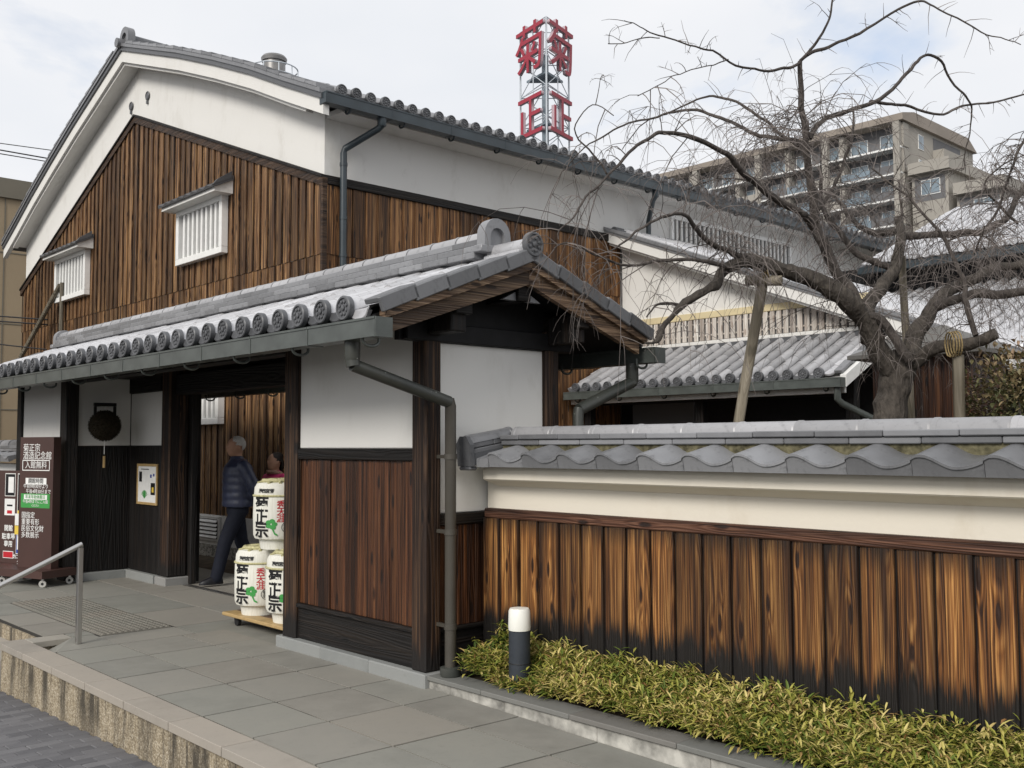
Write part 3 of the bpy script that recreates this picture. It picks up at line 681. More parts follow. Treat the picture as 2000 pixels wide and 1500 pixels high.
# pan next to the verge and stepped verge tiles on both slopes
mP = m_pan(.20, .272, mat=M['tile'])
vt = MB(); vt.bbox(-.075, .075, 0, .30, .0, .035, .006); vt.bbox(-.088, -.060, 0, .30, -.062, .032, .006)
vme = vt.mesh('verge_tile', M['verge']); lme = m_lip(.20, .06, mat=M['tile'])
vt2 = MB(); vt2.bbox(-.075, .075, 0, .30, .0, .035, .006); vt2.bbox(.060, .088, 0, .30, -.062, .032, .006); vme2 = vt2.mesh('verge_tile', M['verge'])
nF, nB = Vector((-sn,0,cs)), Vector((sn,0,cs))
for k in range(5):
    P = Vector((EX,0,EZ))+Vector(UPF)*(k*.272); Q = Vector((2*RX-EX,0,EZ))+Vector(UPB)*(k*.272)
    inst('pan_tile', mP, roof, frame(P+Vector((0,5.155,0))-nF*.010, (0,-1,0), UPF, nF))
    inst('verge_tile', vme2, roof, frame(P+Vector((0,5.02,0))+nF*.035, (0,-1,0), UPF, nF) @ Matrix.Rotation(.055, 4, 'X'))
    inst('verge_tile', vme, roof, frame(Q+Vector((0,5.02,0))+nB*.035, (0,1,0), UPB, nB) @ Matrix.Rotation(.055, 4, 'X'))
    P2 = P+Vector((0,14.40,0)); inst('verge_tile', vme, roof, frame(P2+nF*.035, (0,-1,0), UPF, nF) @ Matrix.Rotation(.055, 4, 'X'))
inst('eave_pan_tile', lme, roof, frame((EX-.005,5.155,EZ-.005), (0,-1,0), (1,0,0), (0,0,1)))
# bargeboards: two stepped layers each side
for sgn in (-1, 1):
    def bp(x, z): return (RX+sgn*(x), z)
    for (yv, t, zt, zb, xo, nm) in ((4.985, .045, RZ-.068, RZ-.170, 1.17, 'bargeboard'), (4.955, .075, RZ-.002, RZ-.069, 1.23, 'barge_moulding')):
        g = MB(); x1_, z1_ = bp(xo, zt-xo*TS); x2_, z2_ = bp(xo, zb-xo*TS)
        poly = [(RX+sgn*.0008, yv, zt), (x1_, yv, z1_), (x2_, yv, z2_), (RX+sgn*.0008, yv, zb)]
        if sgn < 0: poly = poly[::-1]
        g.prism(poly, (0, t, 0)); obj(nm, g, M['barge'], gate)
ridge_line(roof, (RX, 5.40, RZ+.055), (RX, 14.2, RZ+.055), [(.30,.05), (.255,.05), (.21,.05)], .075, .30, M['tile_mid'], capmat=M['tile_soft'])
oni(roof, (RX, 5.31, RZ+.125), (0,-1,0), M['tile_mid'], 1.0); oni(roof, (RX, 14.28, RZ+.08), (0,1,0), M['tile_mid'], 1.0)
g = MB(); g.tube([(RX,5.36,RZ+.095),(RX,4.96,RZ+.095)], .062, 14); obj('verge_ridge_roll', g, M['tile'], roof, True)
g = MB(); g.bbox(RX-.10, RX+.10, 4.99, 5.36, RZ+.0, RZ+.07, .01); obj('ridge_course_tile', g, M['tile'], roof)
inst('eave_disc_tile', m_disc(.088, mat=M['tile_dark']), roof, frame((RX,4.965,RZ+.105), (1,0,0), (0,1,0), (0,0,1)))
# gutters, hooks and rainwater pipes
gutter_run(gate, (3.47, 4.88, 2.245), (3.47, 14.75, 2.245), .115, .105, M['gutter'], .78)
gutter_run(gate, (6.09, 4.90, 2.23), (6.09, 14.7, 2.23), .115, .105, M['gutter'], .78)
for yy in [5.05+.82*k for k in range(12)]:
    hook(gate, (3.50, yy, 2.235), (1,0,0), M['gutter'], .06, .010); hook(gate, (6.06, yy, 2.225), (1,0,0), M['gutter'], .06, .010)
g = MB(); g.lathe([(.05,0),(.05,-.11),(.044,-.13)], (3.50,5.25,2.25), 14); obj('pipe_outlet', g, M['pipe'], gate, True)
g = MB(); g.tube([(3.50,5.25,2.13),(3.505,5.245,2.09)], .046, 14); g.tube([(3.50,5.25,2.10),(4.235,5.20,1.885)], .041, 14); obj('offset_pipe', g, M['pipe'], gate, True)
g = MB(); g.tube([(4.235,5.20,1.90),(4.25,5.20,1.86),(4.25,5.20,.12)], .038, 14); obj('downpipe', g, M['pipe_brown'], gate, True)
for z in (1.52, 1.02, .40): 
    g = MB(); g.tube([(4.25,5.20,z-.018),(4.25,5.20,z+.018)], .043, 14); g.box(4.24,4.26,5.24,5.34,z-.012,z+.012); obj('pipe_clip', g, M['pipe_brown'], gate, True)
g = MB(); g.lathe([(.066,.079),(.070,.09),(.070,.135),(.058,.14),(.001,.14)], (4.25,5.20,0), 18); g.bbox(4.30, 4.44, 5.155, 5.245, .079, .12, .01); obj('pipe_shoe', g, M['pipe'], gate, True)
g = MB(); g.lathe([(.05,0),(.05,-.13),(.044,-.15)], (6.06,5.15,2.235), 14); g.tube([(6.06,5.15,2.11),(6.05,5.15,2.07)], .046, 14); g.tube([(6.06,5.15,2.09),(5.50,5.20,1.86)], .046, 14); obj('offset_pipe', g, M['pipe'], gate, True)
g = MB(); g.tube([(5.50,5.20,1.87),(5.49,5.20,1.83),(5.49,5.20,-.02)], .042, 14); obj('downpipe', g, M['pipe'], gate, True)

# ================================================================== GARDEN WALL
FX = 4.677
wall = thing('garden_wall', 'white garden wall with cedar plank skirt and curved grey tile coping', 'wall', (4.8, 2, 0))
WY0, WY1 = -3.5, 5.33
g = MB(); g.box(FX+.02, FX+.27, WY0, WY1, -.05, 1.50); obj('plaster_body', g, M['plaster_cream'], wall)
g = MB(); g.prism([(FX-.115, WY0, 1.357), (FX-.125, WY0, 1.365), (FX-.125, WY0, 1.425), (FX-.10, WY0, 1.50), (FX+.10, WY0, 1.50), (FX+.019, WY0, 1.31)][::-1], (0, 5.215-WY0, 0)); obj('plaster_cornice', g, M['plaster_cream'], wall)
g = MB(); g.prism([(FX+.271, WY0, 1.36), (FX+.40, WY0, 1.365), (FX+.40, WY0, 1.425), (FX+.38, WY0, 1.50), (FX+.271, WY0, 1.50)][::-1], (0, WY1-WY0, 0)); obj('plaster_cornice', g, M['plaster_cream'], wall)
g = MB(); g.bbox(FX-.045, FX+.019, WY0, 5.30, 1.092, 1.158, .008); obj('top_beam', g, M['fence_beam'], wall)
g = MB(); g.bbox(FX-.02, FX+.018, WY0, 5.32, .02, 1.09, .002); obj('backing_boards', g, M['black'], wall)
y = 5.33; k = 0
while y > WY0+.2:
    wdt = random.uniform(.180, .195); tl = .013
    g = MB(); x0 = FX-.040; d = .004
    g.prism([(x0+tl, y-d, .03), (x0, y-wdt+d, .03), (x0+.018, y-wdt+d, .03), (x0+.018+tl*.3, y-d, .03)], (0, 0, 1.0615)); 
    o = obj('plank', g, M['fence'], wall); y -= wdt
# coping
def m_coping(mat):
    b = MB(); n = 15; W = .322; Ln = .30
    T = [k/(n-1) for k in range(n)]
    def h(t):
        if t < .03: return .042
        if t < .14: return .050+.005*math.sin(t/.14*math.pi/2)
        if t < .62: q = (t-.14)/.48; return .055*(.5+.5*math.cos(q*math.pi))
        return .030*((t-.62)/.38)**2
    X = [W*t for t in T]
    a0 = [(x_, 0, h(t)) for x_, t in zip(X, T)]; a1 = [(x_, Ln, h(t)) for x_, t in zip(X, T)]
    lo = [(x_, -.002, -.046) for x_ in X]; lob = [(x_, .02, -.046) for x_ in X]; fr = [(x_, -.002, h(t)-.012) for x_, t in zip(X, T)]
    b.add(a0+a1, [(k, k+1, n+k+1, n+k) for k in range(n-1)]); b.add(a0+fr, [(n+k, n+k+1, k+1, k) for k in range(n-1)])
    fr2 = [(x_, .006, h(t)-.012) for x_, t in zip(X, T)]; lo2 = [(x_, .006, -.046) for x_ in X]
    b.add(fr+fr2, [(n+k, n+k+1, k+1, k) for k in range(n-1)])
    b.add(fr2+lo2, [(n+k, n+k+1, k+1, k) for k in range(n-1)]); b.add(lo2+lob, [(n+k, n+k+1, k+1, k) for k in range(n-1)])
    b.add([a0[0], fr2[0], lo2[0], lob[0], a1[0]], [(0,4,3,2,1)]); b.add([a0[-1], fr2[-1], lo2[-1], lob[-1], a1[-1]], [(0,1,2,3,4)])
    return b.mesh('coping_tile', mat, True)
cme = m_coping(M['tile_mid']); ct = math.atan(.20)
upc = Vector((math.cos(ct), 0, math.sin(ct))); upb = Vector((-math.cos(ct), 0, math.sin(ct)))
nC, nCb = Vector((-math.sin(ct),0,math.cos(ct))), Vector((math.sin(ct),0,math.cos(ct)))
y = 5.04; k = 0
while y > WY0:
    inst('coping_tile', cme, wall, frame((FX-.235, y, 1.494), (0,-1,0), upc, nC)@Matrix.Rotation(random.uniform(-.012,.012),4,'Z')@Matrix.Rotation(random.uniform(-.008,.008),4,'X')); 
    inst('coping_tile', cme, wall, frame((FX+.525, y-.322, 1.494), (0,1,0), upb, nCb)); y -= .324; k += 1
g = MB(); g.bbox(FX+.01, FX+.28, WY0, 5.2, 1.50, 1.640, .02); obj('ridge_mortar', g, M['mortar'], wall)
ridge_line(wall, (FX+.145, 5.16, 1.597), (FX+.145, WY0+.1, 1.597), [(.31,.036), (.335,.036)], .060, .375, M['tile_mid'], capmat=M['tile_soft'])
# coping return against the gate
ridge_line(wall, (FX+.145, 5.225, 1.598), (4.41, 5.225, 1.535), [(.13,.036), (.11,.040)], .058, .37, M['tile_mid'])
g = MB(); g.prism([(4.392,5.155,1.452),(4.378,5.150,1.60),(4.378,5.19,1.655),(4.378,5.26,1.655),(4.378,5.30,1.60),(4.392,5.295,1.452)], (.035,0,0)); g.prism([(4.428,5.16,1.46),(4.82,5.16,1.56),(4.82,5.16,1.60),(4.428,5.16,1.54)], (0,.13,0)); obj('end_tile', g, M['tile_dark'], wall)
g = MB(); g.bbox(4.39, 4.46, 5.165, 5.285, 1.425, 1.452, .010); obj('end_tile', g, M['tile_dark'], wall)
g = MB(); g.prism([(FX-.235, 5.042, 1.448), (FX-.235, 5.042, 1.505), (4.74, 5.042, 1.59), (4.74, 5.042, 1.50)], (0,.115,0)); obj('coping_tile', g, M['tile_mid'], wall)

# ================================================================== MAIN STOREHOUSE
MX, SY, AY = 6.35, 10.14, 15.65
main = thing('sake_storehouse', 'tall white plastered storehouse with cedar boarded gable and grey tiled roof', 'building', (10, 15.6, 0))
XE = 23.5
def roofz(y):      # top of the white verge band
    t = abs(y-AY); pts = [(0,7.90),(2.1,7.17),(3.23,6.74),(4.24,6.33),(5.13,5.93),(5.9,5.60),(6.2,5.46)]
    for (a, za), (b, zb) in zip(pts[:-1], pts[1:]):
        if t <= b: return za+(zb-za)*(t-a)/(b-a)
    return 5.46
def woodz(y): return 6.83-abs(y-15.68)*(.376 if y < 15.68 else .392)
YS = [SY+(21.15-SY)*k/24 for k in range(25)]
g = MB(); g.prism([(MX, SY, -.02), (MX, 21.15, -.02)]+[(MX, y, roofz(y)-.16) for y in reversed(sorted(YS+[AY]))], (.22, 0, 0)); obj('gable_wall', g, M['plaster'], main)
g = MB(); g.box(MX+.221, XE, SY, SY+.2, -.02, 5.62); obj('side_wall', g, M['plaster_grey'], main)
g = MB(); g.box(MX+.221, XE, 20.95, 21.15, -.02, 5.62); g.box(XE-.2, XE, SY+.201, 20.949, -.02, 5.62); obj('back_wall', g, M['plaster_grey'], main)
# footing: pebble band, concrete band, louvre
g = MB(); g.box(MX-.07, MX, SY-.02, 21.2, -.02, .26); obj('pebble_footing', g, M['pebble'], main)
g = MB(); g.box(MX-.05, MX, SY-.02, 21.2, .261, .66); obj('footing_band', g, M['offwhite'], main)
lv = MB(); lv.bbox(MX-.075, MX-.051, 12.56, 13.75, .31, .645, .004); lv = obj('footing_louvre', lv, M['offwhite'], main)
g = MB(); g.box(MX-.078, MX-.0755, 12.61, 13.70, .345, .605); obj('louvre_back', g, M['black'], lv)
for k in range(5):
    g = MB(); z = .352+.052*k; g.prism([(MX-.079, 12.61, z+.026), (MX-.095, 12.61, z), (MX-.095, 12.61, z+.010), (MX-.079, 12.61, z+.036)], (0, 1.09, 0)); obj('louvre_blade', g, M['white'], lv)
# vertical boards, gable: two tiers
def vboard(x0, ya, yb, z0, za, zb, mat, tl=.016, th=.018, nm='siding_board'):
    """board whose right edge (yb<ya) stands proud; slanting top za..zb"""
    g = MB()
    A = [(x0+tl, ya, z0), (x0, yb, z0), (x0+th, yb, z0), (x0+th+tl*.4, ya, z0)]; B = [(x0+tl, ya, za), (x0, yb, zb), (x0+th, yb, zb), (x0+th+tl*.4, ya, za)]
    g.add(A+B, [(3,2,1,0),(4,5,6,7),(0,1,5,4),(1,2,6,5),(2,3,7,6),(3,0,4,7)])
    return obj(nm, g, M[mat], main)
y = SY-.03
while y < 21.2:
    y2 = min(y+random.uniform(.176, .196), 21.22); a, b = y2-.004, y+.004
    if woodz(b) > 3.95 or woodz(a) > 3.95: vboard(MX-.060, a, b, 3.86, woodz(a)-.05, woodz(b)-.05, 'siding', .024)
    vboard(MX-.046, a, b, .66, 3.859, 3.859, 'siding', .018)
    y = y2
# sloping trim over the boards
for (ya, yb) in ((15.68, SY-.08), (15.68, 21.24)):
    za, zb = 6.83, woodz(yb); s = 1 if yb > ya else -1
    for (xo, t0, t1, t, nm, mt) in ((MX-.075, -.06, .045, .07, 'slope_trim', 'siding_trim'), (MX-.095, .046, .075, .09, 'slope_cap', 'darkbeam')):
        g = MB(); P = [(xo, ya+s*.0005, za+t0), (xo, ya+s*.0005, za+t1), (xo, yb, zb+t1), (xo, yb, zb+t0)]
        if s < 0: P = P[::-1]
        g.prism(P, (t, 0, 0)); obj(nm, g, M[mt], main)
g = MB(); g.bbox(MX-.07, MX-.0, SY-.07, SY-.032, .66, 4.68, .005); obj('corner_board', g, M['siding_trim'], main)
# side boards
x = MX+.002
while x < 11.62:
    x2 = min(x+random.uniform(.180, .196), 11.625); a, b = x+.003, x2-.003
    for z0, z1, yo in ((3.862, 4.69, .055), (.3, 3.86, .045)):
        g = MB(); A = [(a, SY-yo, z0), (b, SY-yo+.014, z0), (b, SY-yo+.032, z0), (a, SY-yo+.02, z0)]
        g.add(A+[(p[0], p[1], z1) for p in A], [(3,2,1,0),(4,5,6,7),(0,1,5,4),(1,2,6,5),(2,3,7,6),(3,0,4,7)]); obj('siding_board', g, M['siding_side'], main)
    x = x2
g = MB(); g.bbox(MX-.02, 11.63, SY-.075, SY-.001, 4.691, 4.80, .008); obj('side_trim', g, M['darkbeam'], main)
# windows with white frames, bars and little tiled canopies
def window(y0, y1, z0, z1, nb, canopy=True):
    wn_ = MB(); x0 = MX-.15; f = .085
    wn_.bbox(x0, x0+.10, y0, y1, z0, z0+f, .005); wn_.bbox(x0, x0+.10, y0, y1, z1-f, z1, .005)
    wn_.bbox(x0+.001, x0+.10, y0, y0+f, z0+f+.0005, z1-f-.0005, .005); wn_.bbox(x0+.001, x0+.10, y1-f, y1, z0+f+.0005, z1-f-.0005, .005)
    o = obj('window', wn_, M['white'], main)
    g = MB(); g.box(x0+.075, x0+.085, y0+f, y1-f, z0+f, z1-f); obj('pane', g, M['win_dark'], o)
    wd = (y1-y0-2*f)/nb
    for k in range(nb-1):
        g = MB(); c = y0+f+wd*(k+1); g.bbox(x0+.02, x0+.06, c-.028, c+.028, z0+f, z1-f, .004); obj('window_bar', g, M['white'], o)
    if canopy:
        a, b = y0-.15, y1+.08; cz = z1-.02
        g = MB(); g.prism([(MX-.062, a, cz+.005), (MX-.33, a, cz+.005), (MX-.33, a, cz+.06), (MX-.062, a, cz+.19)], (0, b-a, 0)); cp = obj('window_canopy', g, M['offwhite'], main)
        n = 8; w_ = (b-a+.06)/n
        tm = MB(); P = [(-w_/2, 0, .03), (-w_*.3, 0, .045), (0, 0, .02), (w_*.3, 0, .012), (w_/2, 0, .028), (w_/2, 0, -.005), (-w_/2, 0, -.005)]
        tm.prism(P, (0, .33, 0)); tme = tm.mesh('canopy_tile', M['tile_dark'])
        up_ = Vector((.27, 0, .13)).normalized(); nn = Vector((-up_.z, 0, up_.x))
        for k in range(n): inst('canopy_tile', tme, cp, frame((MX-.365, a-.03+w_*(k+.5), cz+.052), (0,-1,0), up_, nn))
        g = MB(); g.bbox(MX-.10, MX-.061, a-.03, b+.03, cz+.185, cz+.25, .008); obj('canopy_flashing', g, M['tile_dark'], cp)
        g = MB(); g.prism([(MX-.10, a-.035, cz+.21), (MX-.37, a-.035, cz+.075), (MX-.30, a-.035, cz+.16), (MX-.10, a-.035, cz+.30)], (0, .05, 0)); obj('canopy_end_tile', g, M['tile_dark'], cp)
window(12.47, 13.90, 4.20, 5.0, 9); window(17.52, 19.04, 4.20, 5.0, 9); window(12.50, 13.9, 1.885, 2.70, 9, False)
for yy, zz_ in ((15.32, 7.13), (15.965, 7.125)):
    g = MB(); g.lathe([(.075, -.02), (.06, -.03), (.05, -.015), (.001, -.012)], (MX, yy, zz_), 14, 'x'); g.box(MX-.03, MX, yy-.02, yy+.02, zz_-.13, zz_-.08); obj('gable_vent', g, M['tile_dark'], main, True)
# verge band, soffit, roof slabs
VX = MX-.30
def strip(yfun, x0, x1, zt, zb, mat, nm, par=main, ys=None):
    out_ = []
    for side in (-1, 1):
        g = MB(); P = [AY+side*t for t in (0.0006, 1.0, 2.1, 3.23, 4.24, 5.13, 5.95)] if ys is None else [AY+side*t for t in ys]
        for a, b in zip(P[:-1], P[1:]):
            q = [(x0, a, roofz(a)+zt), (x0, b, roofz(b)+zt), (x0, b, roofz(b)+zb), (x0, a, roofz(a)+zb)]
            if side > 0: q = q[::-1]
            g.prism(q, (x1-x0, 0, 0))
        out_.append(obj(nm, g, mat, par))
    return out_
strip(None, VX, VX+.08, -.02, -.20, M['plaster'], 'verge_band')
strip(None, VX+.045, VX+.14, -.201, -.245, M['plaster'], 'verge_moulding', main, (0.0006, 1.0, 2.1, 3.23, 4.24, 5.13, 5.50))
strip(None, VX+.141, MX, -.10, -.21, M['plaster'], 'verge_soffit', main, (0.0006, 1.0, 2.1, 3.23, 4.24, 5.13, 5.505))
mroof = strip(None, VX-.03, XE+.3, .045, -.019, M['tile_dark'], 'roof')[0]
strip(None, VX-.05, VX+.20, .10, .046, M['tile_mid'], 'verge_tile_edge', mroof)
# verge tiles stepping down the right slope
P = [AY-t for t in (0.25, .55, .85, 1.15, 1.45, 1.75, 2.05, 2.35, 2.65, 2.95, 3.25, 3.55, 3.85, 4.15, 4.45, 4.75, 5.05, 5.35, 5.65, 5.9)]
for a, b in zip(P[:-1], P[1:]):
    g = MB(); g.prism([(VX-.06, a, roofz(a)+.102), (VX-.06, b+.01, roofz(b)+.102), (VX-.06, b+.01, roofz(b)+.155), (VX-.06, a, roofz(a)+.125)], (.24, 0, 0)); obj('verge_tile', g, M['tile_mid'], mroof)
    g = MB(); g.prism([(VX-.06, 2*AY-b-.01, roofz(b)+.102), (VX-.06, 2*AY-a, roofz(a)+.102), (VX-.06, 2*AY-a, roofz(a)+.125), (VX-.06, 2*AY-b-.01, roofz(b)+.155)], (.24, 0, 0)); obj('verge_tile', g, M['tile_mid'], mroof)
sl = math.atan(.40)
tile_roof(mroof, (VX+.24, SY-.42, roofz(SY-.42)+.09), (1,0,0), (0, math.cos(sl), math.sin(sl)), 84, 2, .30, .205, .062, M['tile_mid'], stuff_from=84, lips=True, dmat=M['tile_dark'])
sl2 = math.atan(.372); 
bm = bmesh.new(); rt = m_round(.062, .056, 2.7, mat=M['tile_mid'])
for c in range(84):
    for y0_, L_ in ((SY+.13, 2.7), (SY+2.6, 2.7)):
        a = math.atan2(roofz(y0_+L_*.93)-roofz(y0_), L_*.93); t = rt.copy(); t.transform(frame((VX+.24+c*.205, y0_, roofz(y0_)+.075), (1,0,0), (0, math.cos(a), math.sin(a)), (0, -math.sin(a), math.cos(a)))); bm.from_mesh(t); bpy.data.meshes.remove(t)
me = bpy.data.meshes.new('roof_tiles'); bm.to_mesh(me); bm.free(); me.materials.clear(); me.materials.append(M['tile_mid']); o = link('roof_tiles', me, mroof); o['kind'] = 'stuff'
ridge_line(mroof, (VX+.10, AY, 7.93), (XE, AY, 7.93), [(.40,.06), (.34,.05), (.28,.05)], .09, .6, M['tile_dark'])
oni(mroof, (VX+.02, AY, 7.97), (-1,0,0), M['tile_mid'], 1.35)
g = MB(); g.tube([(VX+.02,AY,7.99),(VX-.10,AY,7.99)], .075, 12); obj('verge_ridge_roll', g, M['tile_mid'], mroof, True)
# eave fascia, gutter, brackets, side downpipe
g = MB(); g.box(MX+.02, XE, SY-.34, SY, 5.50, 5.56); obj('eave_soffit', g, M['plaster_grey'], main)
gutter_run(main, (VX, SY-.45, 5.50), (XE, SY-.45, 5.50), .13, .115, M['gutter_blue'], .9)
xx = VX+.35
while xx < 21: hook(main, (xx, SY-.42, 5.49), (0,1,0), M['gutter_blue'], .05, .012); xx += .78
g = MB(); g.lathe([(.055,0),(.055,-.08),(.045,-.1)], (6.86,SY-.45,5.50), 12); g.tube([(6.86,SY-.45,5.42),(6.84,SY-.40,5.38),(6.55,SY-.13,5.14),(6.54,SY-.12,5.08),(6.54,SY-.12,.2)], .042, 12); obj('downpipe', g, M['gutter_blue'], main, True)
for z in (4.95, 4.3, 3.85): g = MB(); g.tube([(6.54,SY-.12,z-.02),(6.54,SY-.12,z+.02)], .048, 12); obj('pipe_clip', g, M['gutter_blue'], main, True)
g = MB(); g.lathe([(.055,0),(.055,-.08),(.045,-.1)], (12.0,SY-.45,5.50), 12); g.tube([(12.0,SY-.45,5.42),(12.0,SY-.40,5.36),(12.25,SY-.10,5.12),(12.25,SY-.10,4.8)], .04, 12); obj('downpipe', g, M['gutter_blue'], main, True)
# barred windows above the annex roof
for (x0, x1) in ((12.9, 16.5),):
    g = MB(); f = .07; yv = SY-.055
    g.bbox(x0, x1, yv, SY, 4.85, 4.85+f, .005); g.bbox(x0, x1, yv, SY, 5.28, 5.28+f, .005); g.bbox(x0, x0+f, yv+.001, SY, 4.921, 5.279, .005); g.bbox(x1-f, x1, yv+.001, SY, 4.921, 5.279, .005)
    o = obj('window', g, M['white'], main); g = MB(); g.box(x0+f, x1-f, SY-.012, SY-.006, 4.92, 5.28); obj('pane', g, M['apt_dark'], o)
    k = x0+.16
    while k < x1-.1:
        g = MB(); g.bbox(k-.025, k+.025, SY-.045, SY-.014, 4.922, 5.278, .004); obj('window_bar', g, M['offwhite'], o); k += .125
# ventilator tank on the ridge
tank = thing('roof_tank', 'round metal roof ventilator inside a ring railing on the storehouse ridge', 'roof tank', (8.8, 15.75, 7.95))
g = MB(); g.lathe([(.20,7.85),(.20,8.44),(.19,8.46)], (8.8,15.75,0), 22); obj('tank_body', g, M['tank'], tank, True)
g = MB(); g.lathe([(.22,8.44),(.23,8.50),(.20,8.54),(.001,8.56)], (8.8,15.75,0), 22); obj('tank_lid', g, M['tank'], tank, True)
for z in (8.30, 8.14):
    g = MB(); g.tube([(8.8+.42*math.cos(2*math.pi*k/24), 15.75+.42*math.sin(2*math.pi*k/24), z) for k in range(25)], .012, 5); obj('rail_ring', g, M['tower'], tank, True)
for k in range(10):
    a = 2*math.pi*k/10; g = MB(); g.tube([(8.8+.42*math.cos(a), 15.75+.42*math.sin(a), 7.75), (8.8+.42*math.cos(a), 15.75+.42*math.sin(a), 8.30)], .011, 5); obj('rail_post', g, M['tower'], tank, True)

# ================================================================== ANNEX (lean-to wing)
BX = 11.63
annex = thing('annex_wing', 'low annex wing with white gable, slatted vent band and tiled porch roof behind cherry tree', 'building', (13, 7.5, 0))
def anz(y): return 4.815-.386*(10.1-y)
g = MB(); g.prism([(BX, SY-.08, -.02), (BX, SY-.08, anz(SY-.08)-.12), (BX, 4.75, anz(4.75)-.12), (BX, 4.75, -.02)], (.2,0,0)); obj('gable_wall', g, M['plaster'], annex)
g = MB(); g.box(BX+.201, 17.0, 4.75, 4.95, -.02, 2.5); obj('side_wall', g, M['darkwood'], annex)
def aslab(x0, x1, zt, zb, mat, nm, y1=4.25):
    g = MB(); g.prism([(x0, 10.135, anz(10.135)+zt), (x0, y1, anz(y1)+zt), (x0, y1, anz(y1)+zb), (x0, 10.135, anz(10.135)+zb)][::-1], (x1-x0,0,0)); return obj(nm, g, mat, annex)
aslab(BX-.30, BX-.21, -.0, -.14, M['plaster'], 'verge_band'); aslab(BX-.25, BX-.16, -.141, -.18, M['plaster'], 'verge_moulding'); aslab(BX-.209, BX, -.04, -.135, M['plaster'], 'verge_soffit')
aroof = aslab(BX-.32, 17.0, .035, .001, M['tile_mid'], 'roof')
aslab(BX-.34, BX-.10, .085, .036, M['tile_mid'], 'verge_tile_edge')
sa = math.atan(.386)
tile_roof(aroof, (BX-.02, 4.28, anz(4.28)+.05), (1,0,0), (0, math.cos(sa), math.sin(sa)), 25, 21, .30, .212, .060, M['tile'], stuff_from=0, lips=False)
ridge_line(aroof, (BX-.25, SY-.13, 4.80), (17.0, SY-.13, 4.80), [(.20,.05)], .06, .5, M['tile_dark'])
# slatted band
g = MB(); g.bbox(BX-.05, BX-.001, 6.0, SY-.09, 3.37, 3.465, .006); obj('cream_band', g, M['cream_band'], annex)
g = MB(); g.box(BX-.012, BX-.001, 6.0, SY-.09, 3.03, 3.369); obj('band_back', g, M['apt_dark'], annex)
y = 10.0
while y > 6.02:
    top = min(3.365, anz(y)-.20) if y < 6.6 else 3.365
    g = MB(); g.bbox(BX-.055, BX-.030, y-.036, y+.036, 3.055, top, .004); obj('slat', g, M['lattice'], annex); y -= .104
for z in (3.12, 3.29): g = MB(); g.bbox(BX-.029, BX-.013, 6.0, SY-.09, z, z+.022, .003); obj('slat_rail', g, M['lattice'], annex)
g = MB(); g.bbox(BX-.07, BX-.0, 5.9, SY-.09, 3.0, 3.05, .004); obj('band_sill', g, M['offwhite'], annex)
# porch roof (eave along the wall)
hs = math.atan(.49); HX, HZ = 10.42, 2.375
g = MB(); g.prism([(HX+.02, 5.78, HZ-.025), (BX, 5.78, HZ+1.21*.49-.03), (BX, 5.78, HZ+1.21*.49-.09), (HX+.02, 5.78, HZ-.09)], (0, SY-.08-5.78, 0)); proof = obj('porch_roof', g, M['offwhite'], annex)
tile_roof(proof, (HX, 6.03, HZ), (0,1,0), (math.cos(hs),0,math.sin(hs)), 20, 5, .27, .203, .058, M['tile_soft'], dmat=M['tile_dark'])
vb = MB(); vb.bbox(-.05, .05, 0, .29, 0, .04, .006); vbm = vb.mesh('verge_tile', M['tile_mid']); nh = Vector((-math.sin(hs),0,math.cos(hs))); uh = Vector((math.cos(hs),0,math.sin(hs)))
mPh = m_pan(.15, .27, mat=M['tile'])
for k in range(5):
    inst('verge_tile', vbm, proof, frame(Vector((HX,5.80,HZ))+uh*(k*.27)+nh*.02, (0,-1,0), uh, nh)@Matrix.Rotation(.05,4,'X')); inst('pan_tile', mPh, proof, frame(Vector((HX,5.92,HZ))+uh*(k*.27), (0,-1,0), uh, nh))
g = MB(); g.prism([(HX-.02, 5.70, HZ+.0), (BX, 5.70, HZ+1.21*.49+.02), (BX, 5.70, HZ+1.21*.49-.13), (HX-.02, 5.70, HZ-.14)], (0, .075, 0)); obj('porch_verge_board', g, M['white'], annex)
g = MB(); g.bbox(BX-.10, BX-.001, 5.8, SY-.09, 2.93, 2.999, .01); obj('porch_flashing', g, M['tile_dark'], annex)
gutter_run(annex, (HX-.06, 5.72, 2.235), (HX-.06, SY-.1, 2.235), .11, .095, M['gutter'], .85)
g = MB(); g.bbox(HX+.03, HX+.07, 5.75, SY-.1, 2.17, 2.30, .004); obj('eave_fascia', g, M['offwhite'], annex)
for k in range(6): hook(annex, (HX-.03, 5.95+.78*k, 2.225), (1,0,0), M['gutter'], .05, .010)
g = MB(); g.tube([(HX-.04,5.80,2.24),(HX-.04,5.80,2.10),(HX+.02,5.78,2.05),(HX+.62,5.45,1.75),(HX+.64,5.43,1.6),(HX+.64,5.43,.0)], .04, 10); obj('downpipe', g, M['gutter'], annex, True)
g = MB(); g.box(BX-.06, BX-.001, 5.3, SY-.09, -.02, 2.9); obj('porch_back_wall', g, M['black'], annex)
g = MB(); g.bbox(BX-.10, BX-.061, 8.66, 9.8, 1.1, 2.19, .004); obj('porch_panel', g, M['apt_dark'], annex)
for yy in (5.85, 8.0, 10.0): g = MB(); g.bbox(10.75, 10.87, yy-.06, yy+.06, -.02, 2.45, .008); obj('porch_post', g, M['darkwood'], annex)
g = MB(); g.bbox(10.76, 10.86, 5.9, SY-.1, 2.16, 2.30, .006); obj('porch_beam', g, M['black'], annex)

